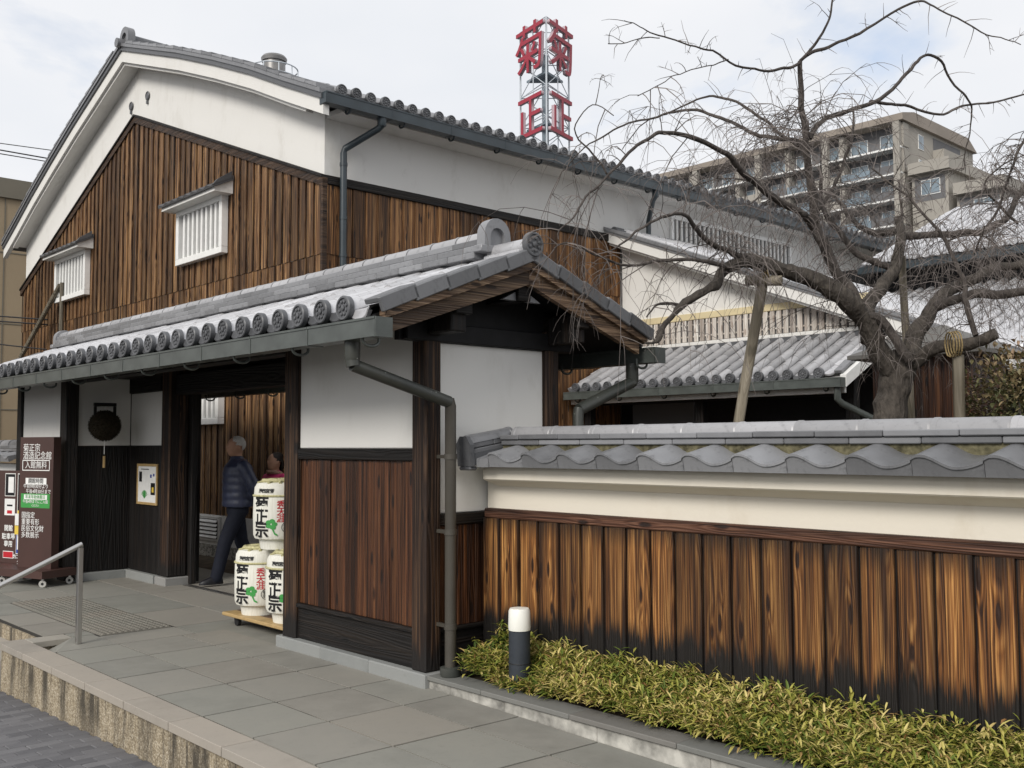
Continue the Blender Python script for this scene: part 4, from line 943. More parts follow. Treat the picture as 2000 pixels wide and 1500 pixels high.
# ================================================================== FAR HALL (right edge)
hall = thing('far_hall', 'distant hall with two tiers of grey tiled roof at the right edge', 'building', (20, 4, 0))
g = MB(); g.box(17.9, 18.1, -3, 10.0, -.02, 4.95); obj('front_wall', g, M['black'], hall)
g = MB(); g.box(18.101, 30, 9.8, 10.0, -.02, 4.95); obj('side_wall', g, M['plaster_grey'], hall)
h1 = math.atan(.42)
g = MB(); g.prism([(17.45, -3, 4.90), (21.4, -3, 4.90+3.95*.42), (21.4, -3, 4.84+3.95*.42), (17.45, -3, 4.84)], (0, 12.3, 0)); hr = obj('roof', g, M['tile_dark'], hall)
tile_roof(hr, (17.42, 2.0, 4.93), (0,1,0), (math.cos(h1),0,math.sin(h1)), 34, 14, .30, .212, .062, M['tile'], stuff_from=0, lips=False)
gutter_run(hall, (17.38, -3, 4.74), (17.38, 9.2, 4.74), .13, .11, M['gutter_blue'], 1.0)
for k in range(12): hook(hall, (17.40, 1.0+.7*k, 4.73), (1,0,0), M['gutter_blue'], .06, .014)
g = MB(); g.prism([(12.9, -3, 2.36), (17.9, -3, 4.36), (17.9, -3, 4.30), (12.9, -3, 2.30)], (0, 13.0, 0)); lr = obj('lower_roof', g, M['tile_dark'], hall)
h2 = math.atan(.40)
tile_roof(lr, (12.95, 1.5, 2.40), (0,1,0), (math.cos(h2),0,math.sin(h2)), 38, 18, .295, .212, .062, M['tile'], stuff_from=0, lips=False)

# ================================================================== GARDEN SHED behind the trunk
shed = thing('garden_shed', 'small brown wooden shed with grey hipped roof behind the cherry trunk', 'shed', (10.1, 4.6, 0))
sx0, sx1, sy0, sy1 = 9.75, 10.6, 4.05, 5.05
g = MB(); g.add([(sx0-.18,sy0-.18,2.50),(sx1+.18,sy0-.18,2.50),(sx1+.18,sy1+.18,2.50),(sx0-.18,sy1+.18,2.50),((sx0+sx1)/2-.05,(sy0+sy1)/2-.1,2.80),((sx0+sx1)/2+.05,(sy0+sy1)/2+.1,2.80),(sx0-.18,sy0-.18,2.46),(sx1+.18,sy0-.18,2.46),(sx1+.18,sy1+.18,2.46),(sx0-.18,sy1+.18,2.46)],[(0,1,4),(1,2,5,4),(2,3,5),(3,0,4,5),(0,6,7,1),(1,7,8,2),(2,8,9,3),(3,9,6,0),(9,8,7,6)]); obj('roof', g, M['curb_top'], shed)
yy = sy0
while yy < sy1-.01:
    g = MB(); g.bbox(sx0, sx0+.03, yy+.002, min(yy+.14, sy1)-.002, -.02, 2.46, .004); obj('board', g, M['redboard'], shed); yy += .14
xx = sx0+.031
while xx < sx1-.01:
    g = MB(); g.bbox(xx+.002, min(xx+.14, sx1)-.002, sy0, sy0+.03, -.02, 2.46, .004); obj('board', g, M['redboard'], shed); xx += .14
g = MB(); g.bbox(sx0-.012, sx0-.001, 4.62, 4.78, 1.55, 2.02, .002); obj('notice', g, M['paper'], shed)

# ================================================================== NEIGHBOURS, TOWER, APARTMENTS
tanb = thing('tan_building', 'plain tan panelled building beyond the storehouse at the left edge', 'building', (4, 33, 0))
g = MB(); g.box(-6, 9.6, 30, 44, -.5, 8.55); obj('wall', g, M['tan'], tanb)
g = MB(); g.box(-6.1, 9.7, 29.9, 44.1, 8.551, 9.10); obj('fascia', g, M['tan_dark'], tanb)
for z in (2.6, 5.0, 7.0): g = MB(); g.box(-6, 9.6, 29.985, 29.999, z, z+.03); obj('panel_joint', g, M['tan_dark'], tanb)
for x in (-2, 1.5, 5, 8.4): g = MB(); g.box(x, x+.03, 29.984, 29.998, -.5, 8.55); obj('panel_joint', g, M['tan_dark'], tanb)
lw = thing('neighbour_wall', 'short white wall with tile coping left of the gate', 'wall', (4.3, 15, 0))
g = MB(); g.box(4.25, 4.45, 14.1, 18, -.02, 1.36); obj('plaster_body', g, M['plaster'], lw)
for k in range(12):
    inst('coping_tile', cme, lw, frame((4.06, 14.4+.324*k, 1.44), (0,-1,0), upc, nC))
ridge_line(lw, (4.38, 14.1, 1.53), (4.38, 18, 1.53), [(.30,.036), (.26,.044)], .086, .375, M['tile_mid'])
prop = thing('roof_prop', 'weathered timber prop leaning against the boarded gable above the gate roof', 'prop', (6.0, 19, 3.3))
g = MB(); g.tube([(6.20,18.72,4.50),(5.98,20.10,3.27)], .042, 8); obj('brace', g, M['pole'], prop, True)
g = MB(); g.tube([(6.22,18.66,4.54),(6.22,18.66,2.9)], .042, 8); obj('upright', g, M['pole'], prop, True)
for nm, pts, r_, lab in (
    ('overhead_cable', [(-3,36,12.4),(7.33,26.72,9.15),(9.4,24.8,8.75),(14,22,8.9)], .012, 'thin upper overhead cable in the sky at far left'),
    ('overhead_cable', [(-3,36,12.2),(7.34,26.72,8.98),(9.2,25,8.52),(14,22,8.6)], .018, 'dark overhead cable with clamps at far left, middle of three'),
    ('overhead_cable', [(-3,36,12.1),(7.34,26.73,8.89),(9.2,25,8.45),(14,22,8.5)], .014, 'lowest of the three overhead cables at far left')):
    g = MB(); g.tube(pts, r_, 5); tag(obj(nm, g, M['wire'], None, True), lab, 'cable')
for pts, r_, lab in (([(5.2,22.3,4.29),(6.0,21.53,4.19),(6.7,20.9,4.12)], .015, 'upper dark cable against the tan building'), ([(5.2,22.3,4.19),(6.0,21.54,4.09),(6.7,20.9,4.02)], .015, 'second dark cable against the tan building'), ([(5.2,22.3,3.73),(6.02,21.56,3.63),(6.7,20.9,3.52)], .013, 'lowest dark cable against the tan building just above the gate roof')):
    g = MB(); g.tube(pts, r_, 5); tag(obj('overhead_cable', g, M['wire'], None, True), lab, 'cable')
# sign tower: triangular lattice with red characters
tower = thing('sign_tower', 'tall lattice sign tower with large red characters above the storehouse roof', 'sign tower', (42, 42, 0))
fh = Vector((_f.x, _f.y, 0)).normalized(); P0 = Vector((41.5, 41.72, 0)); S_ = 2.95
PL, PR = P0+fh*S_*.80-_r*S_*.52, P0+fh*S_*.80+_r*S_*.50; HT = 27.3
def strut(a, b, r_, mat='tower', nm='strut'):
    g = MB(); g.tube([a, b], r_, 5); obj(nm, g, M[mat], tower)
zv = lambda p, z: Vector((p.x, p.y, z))
for p in (P0, PL, PR): strut(zv(p,-.5), zv(p,HT), .06, nm='leg')
zl = [15.5, 17.5, 19.3, 21.2, 23.1, 25.2, HT]
for a, b in zip(zl[:-1], zl[1:]):
    for p, q in ((P0,PL),(P0,PR),(PL,PR)):
        strut(zv(p,b), zv(q,b), .035); strut(zv(p,a), zv(q,b), .028); strut(zv(q,a), zv(p,b), .028)
for p, q in ((P0,PL),(P0,PR)):
    m_ = p.lerp(q,.5); strut(zv(m_,15), zv(m_,HT-.1), .035)
ctr = (P0+PL+PR)/3
strut(zv(ctr,0), zv(ctr,25.5), .22, 'tower_dark', 'service_column')
for z in (24.0, 20.9, 18.6):
    g = MB(); g.prism([ctr+(P0-ctr)*.75+Vector((0,0,z)), ctr+(PR-ctr)*.75+Vector((0,0,z)), ctr+(PL-ctr)*.75+Vector((0,0,z))], (0,0,.14)); obj('platform', g, M['tower_dark'], tower)
for ch, z, sz in (('菊', 25.55, 3.3), ('正', 21.35, 3.0), ('宗', 17.2, 3.0)):
    for a, b in ((PL, P0), (P0, PR)):
        d = (b-a).normalized(); nrm_ = d.cross(Vector((0,0,1))); c = a.lerp(b,.5)+nrm_*.18+Vector((0,0,z))
        text(ch, sz, M['pink_edge'], tower, c, d, (0,0,1), .0, .10, 'red_character')
        text(ch, sz, M['red_sign'], tower, c+nrm_*.11, d, (0,0,1), .010, .01, 'red_character')
# apartments
apt = thing('apartment_block', 'beige multi-storey apartment block with balconies behind the cherry tree', 'building', (108, 65, 0))
AX, AY0, AY1, AZ, ST = 100.0, 48.0, 82.0, 36.6, 2.75
g = MB(); g.box(AX+1.6, 118, AY0, AY1, 0, AZ-1.2); obj('wall', g, M['apt'], apt)
g = MB(); g.prism([(AX-.3, AY0-.4, AZ-1.2), (AX-.3, AY0-.4, AZ-.5), (AX+2.4, AY0-.4, AZ+.1), (116, AY0-.4, AZ+.1), (118.3, AY0-.4, AZ-1.2)], (0, AY1-AY0+.4, 0)); obj('roof', g, M['apt_roof'], apt)
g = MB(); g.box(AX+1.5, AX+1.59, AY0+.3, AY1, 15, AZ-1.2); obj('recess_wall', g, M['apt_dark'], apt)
wm = MB(); wm.box(-.06, 0, -1.0, 1.0, -.8, .8); wme = wm.mesh('window', M['white']); gm = MB(); gm.box(-.075, -.062, -.93, -.03, -.73, .73); gm.box(-.075, -.062, .03, .93, -.73, .73); gme = gm.mesh('pane', M['glass'])
for s in range(6):
    zt = AZ-1.2-ST*s; zb = zt-ST
    # balcony: slab and parapet in alternating beige and pale lengths
    g = MB(); g.box(AX-.1, AX+1.499, AY0, AY1, zb-.12, zb+.08); obj('balcony_slab', g, M['white'], apt)
    for b in range(10):
        y0 = AY0+.1+b*3.4
        if b % 3 == 2 and s: g = MB(); g.box(AX-.02, AX+.12, y0+.02, y0+3.3, zb+.081, zb+1.0); obj('parapet', g, M['apt'], apt)
        elif s > 0: g = MB(); g.box(AX, AX+.06, y0+.02, y0+3.3, zb+.081, zb+.95); obj('parapet', g, M['glass' if b % 2 else 'apt_dark'], apt)
        wo = inst('window', wme, apt, Matrix.Translation((AX+1.49, y0+1.9, zb+1.15)))
        po = bpy.data.objects.new('pane', gme); COL.objects.link(po); po.parent = wo
        if b % 2 == 0: g = MB(); g.box(AX+.3, AX+1.48, y0-.28, y0+.28, zb+.081, zt-.13); obj('pier', g, M['apt'], apt)
for y0 in (AY0+.05, AY0+8.3, AY0+17, AY0+26): g = MB(); g.box(AX-.25, AX+.25, y0, y0+.7, 15, AZ-1.21); obj('pilaster', g, M['apt'], apt)
# gable-end balconies and stepped lower blocks to the right
for s in range(4):
    zb = AZ-1.2-ST*(s+1)
    g = MB(); g.box(AX+7.5, AX+14.5, AY0-1.2, AY0-.001, zb-.1, zb+1.0); obj('end_balcony', g, M['apt'], apt)
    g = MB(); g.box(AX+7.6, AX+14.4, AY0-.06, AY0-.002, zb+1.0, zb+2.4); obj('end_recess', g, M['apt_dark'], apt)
    wo = inst('window', wme, apt, Matrix.Translation((AX+4.6, AY0-.001, zb+1.3)) @ Matrix.Rotation(R(90),4,'Z') @ Matrix.Scale(.6,4,(0,1,0)))
    po = bpy.data.objects.new('pane', gme); COL.objects.link(po); po.parent = wo
for i, (x0, ya, yb, zt) in enumerate(((AX+1.0, 43.6, 48.0, 30.6), (AX+1.5, 38.5, 43.6, 27.8))):
    g = MB(); g.box(x0, 120, ya, yb-.61, 0, zt-1.2); obj('terrace_block', g, M['apt'], apt)
    g = MB(); g.box(x0-.9, 120, ya-.5, yb-.611, zt-1.199, zt); obj('terrace_parapet', g, M['apt'], apt)
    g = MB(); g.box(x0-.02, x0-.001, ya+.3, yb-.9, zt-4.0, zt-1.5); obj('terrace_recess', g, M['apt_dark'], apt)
    for yy in (ya+1.4,):
        wo = inst('window', wme, apt, Matrix.Translation((x0-.021, yy+.4, zt-2.6))); po = bpy.data.objects.new('pane', gme); COL.objects.link(po); po.parent = wo

# the courtyard lies a step (0.13 m) below the gate floor; the storehouse group is 1.08 of the drawn size
for o_, loc_ in ((main, (10.8, 16.848, -.128)), (annex, (14.04, 8.1, -.128)), (hall, (21.6, 4.32, -.128)), (tank, (9.504, 17.01, 8.458)), (prop, (6.48, 20.52, 3.436))):
    o_.location = loc_; o_.scale = (1.08, 1.08, 1.08)
LIMBS = [
 ('trunk', [(8.11,4.15,0.97,0.191),(8.1,4.12,1.45,0.19),(8.12,4.07,1.75,0.188),(8.15,4.03,2.01,0.186),(8.18,3.98,2.23,0.184),(8.22,3.94,2.36,0.183)]),
 ('A', [(8.17,4.0,2.12,0.183),(7.94,4.07,2.44,0.169),(7.75,4.11,2.68,0.156),(7.54,4.17,2.81,0.143),(7.27,4.29,2.93,0.13),(7.01,4.41,3.01,0.117),(6.83,4.46,3.04,0.105),(6.65,4.51,3.03,0.093),(6.48,4.55,2.96,0.081),(6.36,4.56,2.83,0.069),(6.26,4.55,2.77,0.058),(6.04,4.64,2.63,0.047),(5.89,4.68,2.48,0.036),(5.78,4.67,2.35,0.025),(5.64,4.68,2.33,0.015)]),
 ('b', [(6.08,4.66,2.64,0.023),(5.93,4.71,2.66,0.019),(5.82,4.72,2.62,0.014),(5.73,4.72,2.53,0.009)]),
 ('b', [(6.8,4.51,3.04,0.037),(6.48,4.52,2.98,0.032),(6.24,4.45,2.97,0.028),(5.87,4.5,2.96,0.024),(5.51,4.55,2.88,0.02),(5.19,4.56,2.86,0.016),(4.9,4.54,2.89,0.013),(4.64,4.49,2.92,0.01),(4.44,4.39,2.81,0.006)]),
 ('b', [(6.86,4.46,3.03,0.053),(6.57,4.5,3.07,0.046),(6.32,4.51,3.12,0.04),(6.08,4.52,3.21,0.034),(5.88,4.48,3.29,0.027),(5.68,4.45,3.26,0.022),(5.43,4.48,3.12,0.016),(5.13,4.56,2.93,0.011)]),
 ('B', [(7.93,4.12,2.53,0.104),(7.82,4.16,2.74,0.096),(7.71,4.21,2.91,0.088),(7.59,4.27,3.15,0.081),(7.47,4.32,3.38,0.073),(7.4,4.33,3.64,0.065),(7.34,4.33,3.91,0.058),(7.3,4.31,4.15,0.05),(7.24,4.3,4.4,0.043),(7.19,4.29,4.71,0.036)]),
 ('b', [(7.19,4.29,4.71,0.029),(7.2,4.18,4.77,0.027),(7.24,4.05,4.79,0.024),(7.36,3.84,4.87,0.021),(7.5,3.6,5.02,0.018),(7.56,3.46,5.06,0.016),(7.59,3.35,5.0,0.013),(7.75,3.12,4.79,0.011),(7.83,2.96,4.7,0.008),(7.89,2.82,4.62,0.006)]),
 ('b', [(7.19,4.29,4.71,0.025),(7.22,4.23,4.78,0.023),(7.25,4.18,4.85,0.021),(7.28,4.12,4.94,0.019),(7.3,4.08,5.03,0.017),(7.3,4.04,5.19,0.015),(7.3,4.0,5.43,0.012),(7.29,3.98,5.63,0.01)]),
 ('b', [(7.19,4.29,4.7,0.025),(7.04,4.28,4.63,0.022),(6.82,4.33,4.57,0.02),(6.56,4.42,4.56,0.017),(6.3,4.5,4.62,0.014),(6.05,4.57,4.64,0.012),(5.8,4.65,4.65,0.01),(5.61,4.67,4.68,0.007),(5.43,4.68,4.68,0.005)]),
 ('b', [(5.71,4.57,4.6,0.008),(5.59,4.6,4.55,0.006),(5.46,4.62,4.51,0.005),(5.3,4.69,4.49,0.004)]),
 ('b', [(6.43,4.45,4.59,0.01),(6.27,4.47,4.51,0.009),(6.12,4.47,4.46,0.008),(5.89,4.56,4.35,0.007),(5.71,4.6,4.25,0.006),(5.55,4.62,4.15,0.004)]),
 ('b', [(7.36,4.31,4.13,0.042),(7.47,4.32,4.24,0.04),(7.61,4.29,4.34,0.038),(7.83,4.2,4.45,0.035),(8.07,4.08,4.55,0.033),(8.3,3.97,4.74,0.03),(8.45,3.93,4.89,0.028),(8.59,3.91,5.01,0.025),(8.75,3.87,5.05,0.022),(8.95,3.82,4.92,0.019),(9.15,3.76,4.76,0.017),(9.28,3.76,4.66,0.014),(9.34,3.84,4.47,0.011),(9.41,3.91,4.17,0.008)]),
 ('b', [(8.09,4.15,4.56,0.027),(8.34,4.08,4.59,0.025),(8.56,4.06,4.61,0.023),(8.92,3.91,4.57,0.021),(9.19,3.82,4.68,0.019),(9.5,3.7,4.76,0.017),(9.87,3.52,4.89,0.015),(10.29,3.3,4.99,0.012)]),
 ('b', [(7.37,4.31,4.05,0.038),(7.4,4.44,4.14,0.036),(7.37,4.62,4.2,0.034),(7.33,4.81,4.27,0.031),(7.3,4.99,4.38,0.029),(7.24,5.19,4.51,0.026),(7.23,5.36,4.59,0.024),(7.15,5.6,4.62,0.021),(7.05,5.85,4.58,0.018),(6.96,6.1,4.54,0.016),(6.87,6.35,4.43,0.013),(6.82,6.57,4.27,0.01)]),
 ('b', [(7.38,4.43,4.1,0.03),(7.41,4.64,4.27,0.028),(7.47,4.83,4.46,0.025),(7.45,5.09,4.65,0.023),(7.48,5.31,4.77,0.02),(7.49,5.55,4.82,0.017),(7.47,5.83,4.76,0.014),(7.44,6.12,4.71,0.011),(7.42,6.41,4.52,0.008)]),
 ('b', [(7.53,4.35,3.38,0.064),(7.33,4.32,3.44,0.059),(7.13,4.29,3.47,0.054),(6.82,4.35,3.55,0.05),(6.55,4.38,3.66,0.045),(6.35,4.34,3.74,0.04),(6.11,4.35,3.8,0.036),(5.84,4.37,3.82,0.032),(5.61,4.38,3.81,0.028),(5.38,4.38,3.75,0.024),(5.14,4.4,3.58,0.02),(4.92,4.41,3.36,0.016),(4.71,4.4,3.17,0.013),(4.52,4.38,2.99,0.01),(4.39,4.3,2.86,0.006)]),
 ('b', [(5.04,4.47,3.41,0.014),(4.92,4.5,3.56,0.012),(4.78,4.55,3.71,0.009),(4.84,4.42,3.83,0.007),(4.9,4.3,3.75,0.005)]),
 ('b', [(7.71,4.44,3.59,0.035),(7.84,4.42,3.74,0.031),(7.98,4.37,3.99,0.027),(8.1,4.35,4.23,0.023),(8.19,4.36,4.45,0.018),(8.25,4.4,4.59,0.014)]),
 ('C', [(7.98,4.15,2.46,0.139),(8.04,4.21,2.66,0.13),(8.16,4.23,2.82,0.121),(8.32,4.2,2.96,0.111),(8.49,4.17,3.13,0.101),(8.61,4.17,3.32,0.091),(8.71,4.2,3.51,0.081),(8.79,4.26,3.64,0.071)]),
 ('b', [(8.59,4.21,3.18,0.069),(8.55,4.3,3.2,0.063),(8.44,4.45,3.3,0.058),(8.37,4.56,3.43,0.052),(8.31,4.66,3.61,0.046),(8.29,4.73,3.75,0.04),(8.29,4.78,3.9,0.034),(8.34,4.77,4.1,0.029)]),
 ('b', [(8.8,4.26,3.46,0.071),(8.94,4.21,3.51,0.068),(9.07,4.18,3.53,0.066),(9.27,4.08,3.54,0.063),(9.54,3.9,3.57,0.06),(9.73,3.81,3.63,0.058),(9.92,3.71,3.77,0.055),(10.05,3.66,3.96,0.052),(10.25,3.54,4.25,0.05)]),
 ('b', [(8.8,4.25,3.53,0.066),(8.78,4.43,3.55,0.058),(8.78,4.59,3.62,0.05),(8.79,4.74,3.75,0.042),(8.82,4.86,3.93,0.034),(8.82,5.02,4.03,0.025)]),
 ('b', [(8.8,4.25,3.6,0.028),(8.81,4.23,3.74,0.023),(8.8,4.23,3.86,0.017),(8.77,4.24,4.02,0.012)]),
 ('b', [(8.14,3.32,2.46,0.045),(8.15,3.39,2.71,0.041),(8.19,3.44,2.9,0.038),(8.22,3.5,3.09,0.034),(8.22,3.58,3.27,0.03),(8.22,3.67,3.43,0.026),(8.17,3.81,3.61,0.022),(8.12,3.94,3.76,0.017),(8.02,4.12,3.95,0.013)]),
 ('D', [(8.24,3.92,2.32,0.148),(8.33,3.93,2.46,0.138),(8.45,3.91,2.63,0.129),(8.58,3.89,2.76,0.119),(8.71,3.86,2.87,0.109),(8.86,3.82,2.97,0.099),(9.07,3.72,3.06,0.089),(9.28,3.63,3.16,0.078),(9.57,3.46,3.24,0.067),(9.89,3.27,3.31,0.056)]),
 ('b', [(8.37,3.76,2.76,0.078),(8.41,3.64,2.81,0.075),(8.47,3.5,2.83,0.072),(8.58,3.31,2.83,0.069),(8.67,3.15,2.83,0.066),(8.86,2.9,2.8,0.063)]),
 ('E', [(8.18,3.91,2.25,0.112),(8.17,3.79,2.32,0.108),(8.15,3.68,2.37,0.104),(8.16,3.55,2.39,0.1),(8.17,3.4,2.4,0.096),(8.16,3.29,2.42,0.093),(8.15,3.17,2.47,0.089)]),
 ('b', [(7.76,4.07,2.65,0.059),(7.84,3.99,2.62,0.064),(7.92,3.93,2.51,0.068),(7.98,3.88,2.4,0.072),(8.04,3.83,2.3,0.076)]),
 ('b', [(9.01,3.18,4.3,0.02),(8.98,3.34,3.94,0.019),(8.98,3.47,3.6,0.019),(8.97,3.6,3.41,0.019),(9.0,3.69,3.26,0.018)]),
 ('b', [(9.79,3.6,3.64,0.024),(9.61,3.69,3.82,0.02),(9.46,3.74,4.0,0.017),(9.53,3.6,4.17,0.013),(9.64,3.42,4.25,0.009)]),
 ('b', [(7.35,4.34,3.87,0.017),(7.19,4.41,3.79,0.015),(7.02,4.5,3.75,0.013),(6.83,4.59,3.74,0.01),(6.61,4.71,3.72,0.008),(6.36,4.87,3.62,0.006)]),
 ('b', [(7.23,4.28,4.39,0.013),(7.11,4.31,4.24,0.01),(7.0,4.33,4.09,0.007),(6.87,4.37,3.91,0.005)]),
 ('b', [(8.33,3.62,3.29,0.017),(8.32,3.45,3.3,0.013),(8.31,3.28,3.24,0.01),(8.31,3.11,3.09,0.006)]),
]

# ================================================================== WEEPING CHERRY
tree = thing('weeping_cherry_tree', 'large bare weeping cherry with dark gnarled trunk and tangled drooping twigs', 'tree', (8.1, 4.1, 0))
def smooth(pts, n=4, heavy=False):
    P = [Vector(p[:3]) for p in pts]; Rr = [p[3]*(.74 if heavy else .54) for p in pts]; out_ = []; m = len(P)
    for i in range(m-1):
        p0, p1, p2, p3 = P[max(i-1,0)], P[i], P[i+1], P[min(i+2,m-1)]
        for k in range(n):
            t = k/n; t2, t3 = t*t, t*t*t
            q = .5*((2*p1)+(p2-p0)*t+(2*p0-5*p1+4*p2-p3)*t2+(3*p1-p0-3*p2+p3)*t3)
            out_.append((q, Rr[i]+(Rr[i+1]-Rr[i])*t))
    out_.append((P[-1], Rr[-1])); return out_
SAMP = []
for nm, pts in LIMBS:
    sm = smooth(pts, 5, nm == 'trunk')
    P = [q+noise.noise_vector(q*4.0)*.030+noise.noise_vector(q*11.0)*.010 for q, _ in sm]; Rr = []
    for q, r_ in sm:
        wob = 1+.16*noise.noise(q*5.0)+(.10*noise.noise(q*17) if r_ > .05 else 0)
        Rr.append(max(.0035, r_*wob))
    g = MB(); nseg = 18 if Rr[0] > .12 else (10 if Rr[0] > .03 else 7)
    g.tube(P, Rr, nseg)
    if Rr[0] > .1:   # gnarl the heavy wood
        for i, v in enumerate(g.v):
            v = Vector(v); d = noise.noise(v*9)*.018+noise.noise(v*24)*.008; c = P[min(i//nseg, len(P)-1)]; e = (v-c)
            g.v[i] = tuple(v+e.normalized()*d) if e.length > 1e-5 else tuple(v)
    obj({'trunk':'trunk'}.get(nm, 'branch'), g, M['bark'] if nm in ('trunk','A','C','D','E') else M['limb'], tree, True)
    for i in range(1, len(P)):
        SAMP.append((P[i-1], P[i], Rr[i]))
rnd = random.Random(11)
TW = MB()
def twig(p, d, L, r_, lvl, droop):
    n = 5 if L > .2 else 3; pts = [p]; st = L/n; d = d.normalized()
    for k in range(n):
        d = (d+Vector((rnd.gauss(0,.12), rnd.gauss(0,.12), rnd.gauss(0,.09)-droop*(.13+.11*k)))).normalized(); pts.append(pts[-1]+d*st)
    TW.tube(pts, [r_*(1-.7*k/n) for k in range(n+1)], 3, False)
    if lvl > 0:
        for _ in range(rnd.randint(2, 4)):
            i = rnd.randint(1, n-1); e = Vector((rnd.gauss(0,1), rnd.gauss(0,1), rnd.gauss(0,.7))); dd_ = (pts[i+1]-pts[i]).normalized()*.55+e.normalized()*.75
            twig(pts[i], dd_, L*rnd.uniform(.28,.55), r_*.62, lvl-1, droop)
for a, b, r_ in SAMP:
    seg = (b-a).length; z = a.z
    if r_ > .15 or z < 2.25: continue
    high = z > 4.35
    dens = 12 if high else (46 if r_ < .03 else 20)
    if a.x < 6.35: dens = 9
    k = dens*seg; k = int(k)+(1 if rnd.random() < k-int(k) else 0)
    t = (b-a).normalized()
    for _ in range(k):
        p = a.lerp(b, rnd.random()); e = Vector((rnd.gauss(0,1), rnd.gauss(0,1), rnd.gauss(0,1))); e = (e-t*e.dot(t)).normalized()
        if high: twig(p, e+t*.5, rnd.uniform(.05,.24), .0038, 1 if rnd.random() < .3 else 0, .35)
        else: twig(p, e+t*.3+Vector((0,0,.25)), rnd.choice((.15,.25,.35,.5,.7,.95))*rnd.uniform(.8,1.2), rnd.uniform(.0032,.0052), 2 if rnd.random() < .40 else 1, 1.15)
o = obj('twigs', TW, M['twig'], tree); o['kind'] = 'stuff'
# props under the limbs
def pole(a, b, r_, lab, rope=None):
    t = thing('tree_prop', lab, 'pole', (a[0], a[1], 0), 'timber props under the cherry')
    g = MB(); A, B = Vector(a), Vector(b); g.tube([A.lerp(B, k/6)+Vector((random.uniform(-.008,.008),random.uniform(-.008,.008),0)) for k in range(7)], [r_*(1.0-.02*k+random.uniform(-.03,.03)) for k in range(7)], 12); obj('pole', g, M['pole'], t, True)
    if rope:
        for k in range(rope[1]):
            c = Vector(rope[0])+Vector(rope[3])*(k*.022); R_ = rope[2]; ax = Vector(rope[3]).normalized(); u_ = ax.orthogonal().normalized(); v_ = ax.cross(u_)
            g = MB(); g.tube([c+(u_*math.cos(2*math.pi*j/16)+v_*math.sin(2*math.pi*j/16))*R_*(1+random.uniform(-.04,.04)) for j in range(17)], .006, 6); obj('rope_turn', g, M['rope'], t, True)
    return t
t = pole((6.72,5.0,-.02), (6.95,4.51,2.97), .048, 'leaning weathered timber prop left of the trunk, tied with straw rope', ((6.94,4.50,3.00), 3, .095, (.35,-.9,.1)))
g = MB(); g.tube([(6.86,4.62,2.92),(6.98,4.36,2.90)], .042, 12); obj('cross_piece', g, M['pole'], t, True)
pole((9.1,4.3,-.02), (8.92,4.3,3.33), .040, 'slim upright timber prop directly behind the trunk')
pole((8.05,3.43,-.02), (8.03,3.43,2.30), .050, 'short timber prop under the sawn limb near the shrub', ((7.97,3.47,2.385), 4, .100, (.65,-.70,.05)))
# ================================================================== PLANTING
def leaf_stuff(name, leaves, mat, parent=None):
    v, f, tint = [], [], []
    for (p, d, L, w_, s_, t_) in leaves:
        b = len(v); d = d.normalized(); side = d.cross(s_).normalized()*w_; nn = side.cross(d).normalized()*w_*.45
        m1, m2 = p+d*L*.40, p+d*L*.75-Vector((0,0,L*.06)); e = p+d*L-Vector((0,0,L*.16))
        v += [p, m1+side+nn, m1, m1-side+nn, m2+side*.7+nn*.6, m2, m2-side*.7+nn*.6, e]
        f += [(b,b+1,b+2),(b,b+2,b+3),(b+1,b+4,b+5,b+2),(b+2,b+5,b+6,b+3),(b+4,b+7,b+5),(b+5,b+7,b+6)]; tint += [t_]*8
    me = bpy.data.meshes.new(name); me.from_pydata([tuple(q) for q in v], [], f); me.materials.append(mat)
    at = me.attributes.new('tint', 'FLOAT', 'POINT'); at.data.foreach_set('value', tint); me.update()
    o = link(name, me, parent); o['kind'] = 'stuff'; return o
rl = random.Random(5); LV = []
for i in range(5200):
    y = .2+4.92*rl.random(); x = 4.262+.385*rl.random()
    edge = min(1, max(0, (x-4.25)/.36)); hh = (.10+.15*edge)*(1.15 if y > 4.75 else 1.0)*(.55 if (x-4.345)**2+(y-4.60)**2 < .022 else 1)*(1+.35*noise.noise((x*5, y*3.2, 1)))+rl.uniform(-.02,.05)
    if rl.random() < .04: hh += .05
    gx, gy = x, y
    nL_ = rl.randint(6, 9); tb = .5+.55*noise.noise((x*3, y*2.3, 7))
    for k in range(nL_):
        a = rl.uniform(0, 2*math.pi); el = rl.uniform(-.15, 1.0); d = Vector((math.cos(a)*math.cos(el), math.sin(a)*math.cos(el), math.sin(el)))
        p = Vector((gx+rl.uniform(-.02,.02), gy+rl.uniform(-.02,.02), .05+hh*rl.uniform(.45,1.0)))
        tt = min(1, max(0, tb*.55+.06+rl.uniform(-.16,.42)+ (hh-.18)*.4)); 
        if rl.random() < .13: tt = rl.uniform(.80, 1)
        LV.append((p, d, rl.uniform(.045,.095), rl.uniform(.0048,.0085), Vector((0,0,1)) if abs(d.z) < .95 else Vector((1,0,0)), tt))
sasa = leaf_stuff('bamboo_grass', LV, M['sasa']); tag(sasa, 'yellowing green dwarf bamboo grass filling the planter along the plank wall', 'bamboo grass')
shrub = thing('garden_shrub', 'bronze green leafy shrub behind the wall at the right edge', 'shrub', (8.42, 3.0, 0))
LV = []
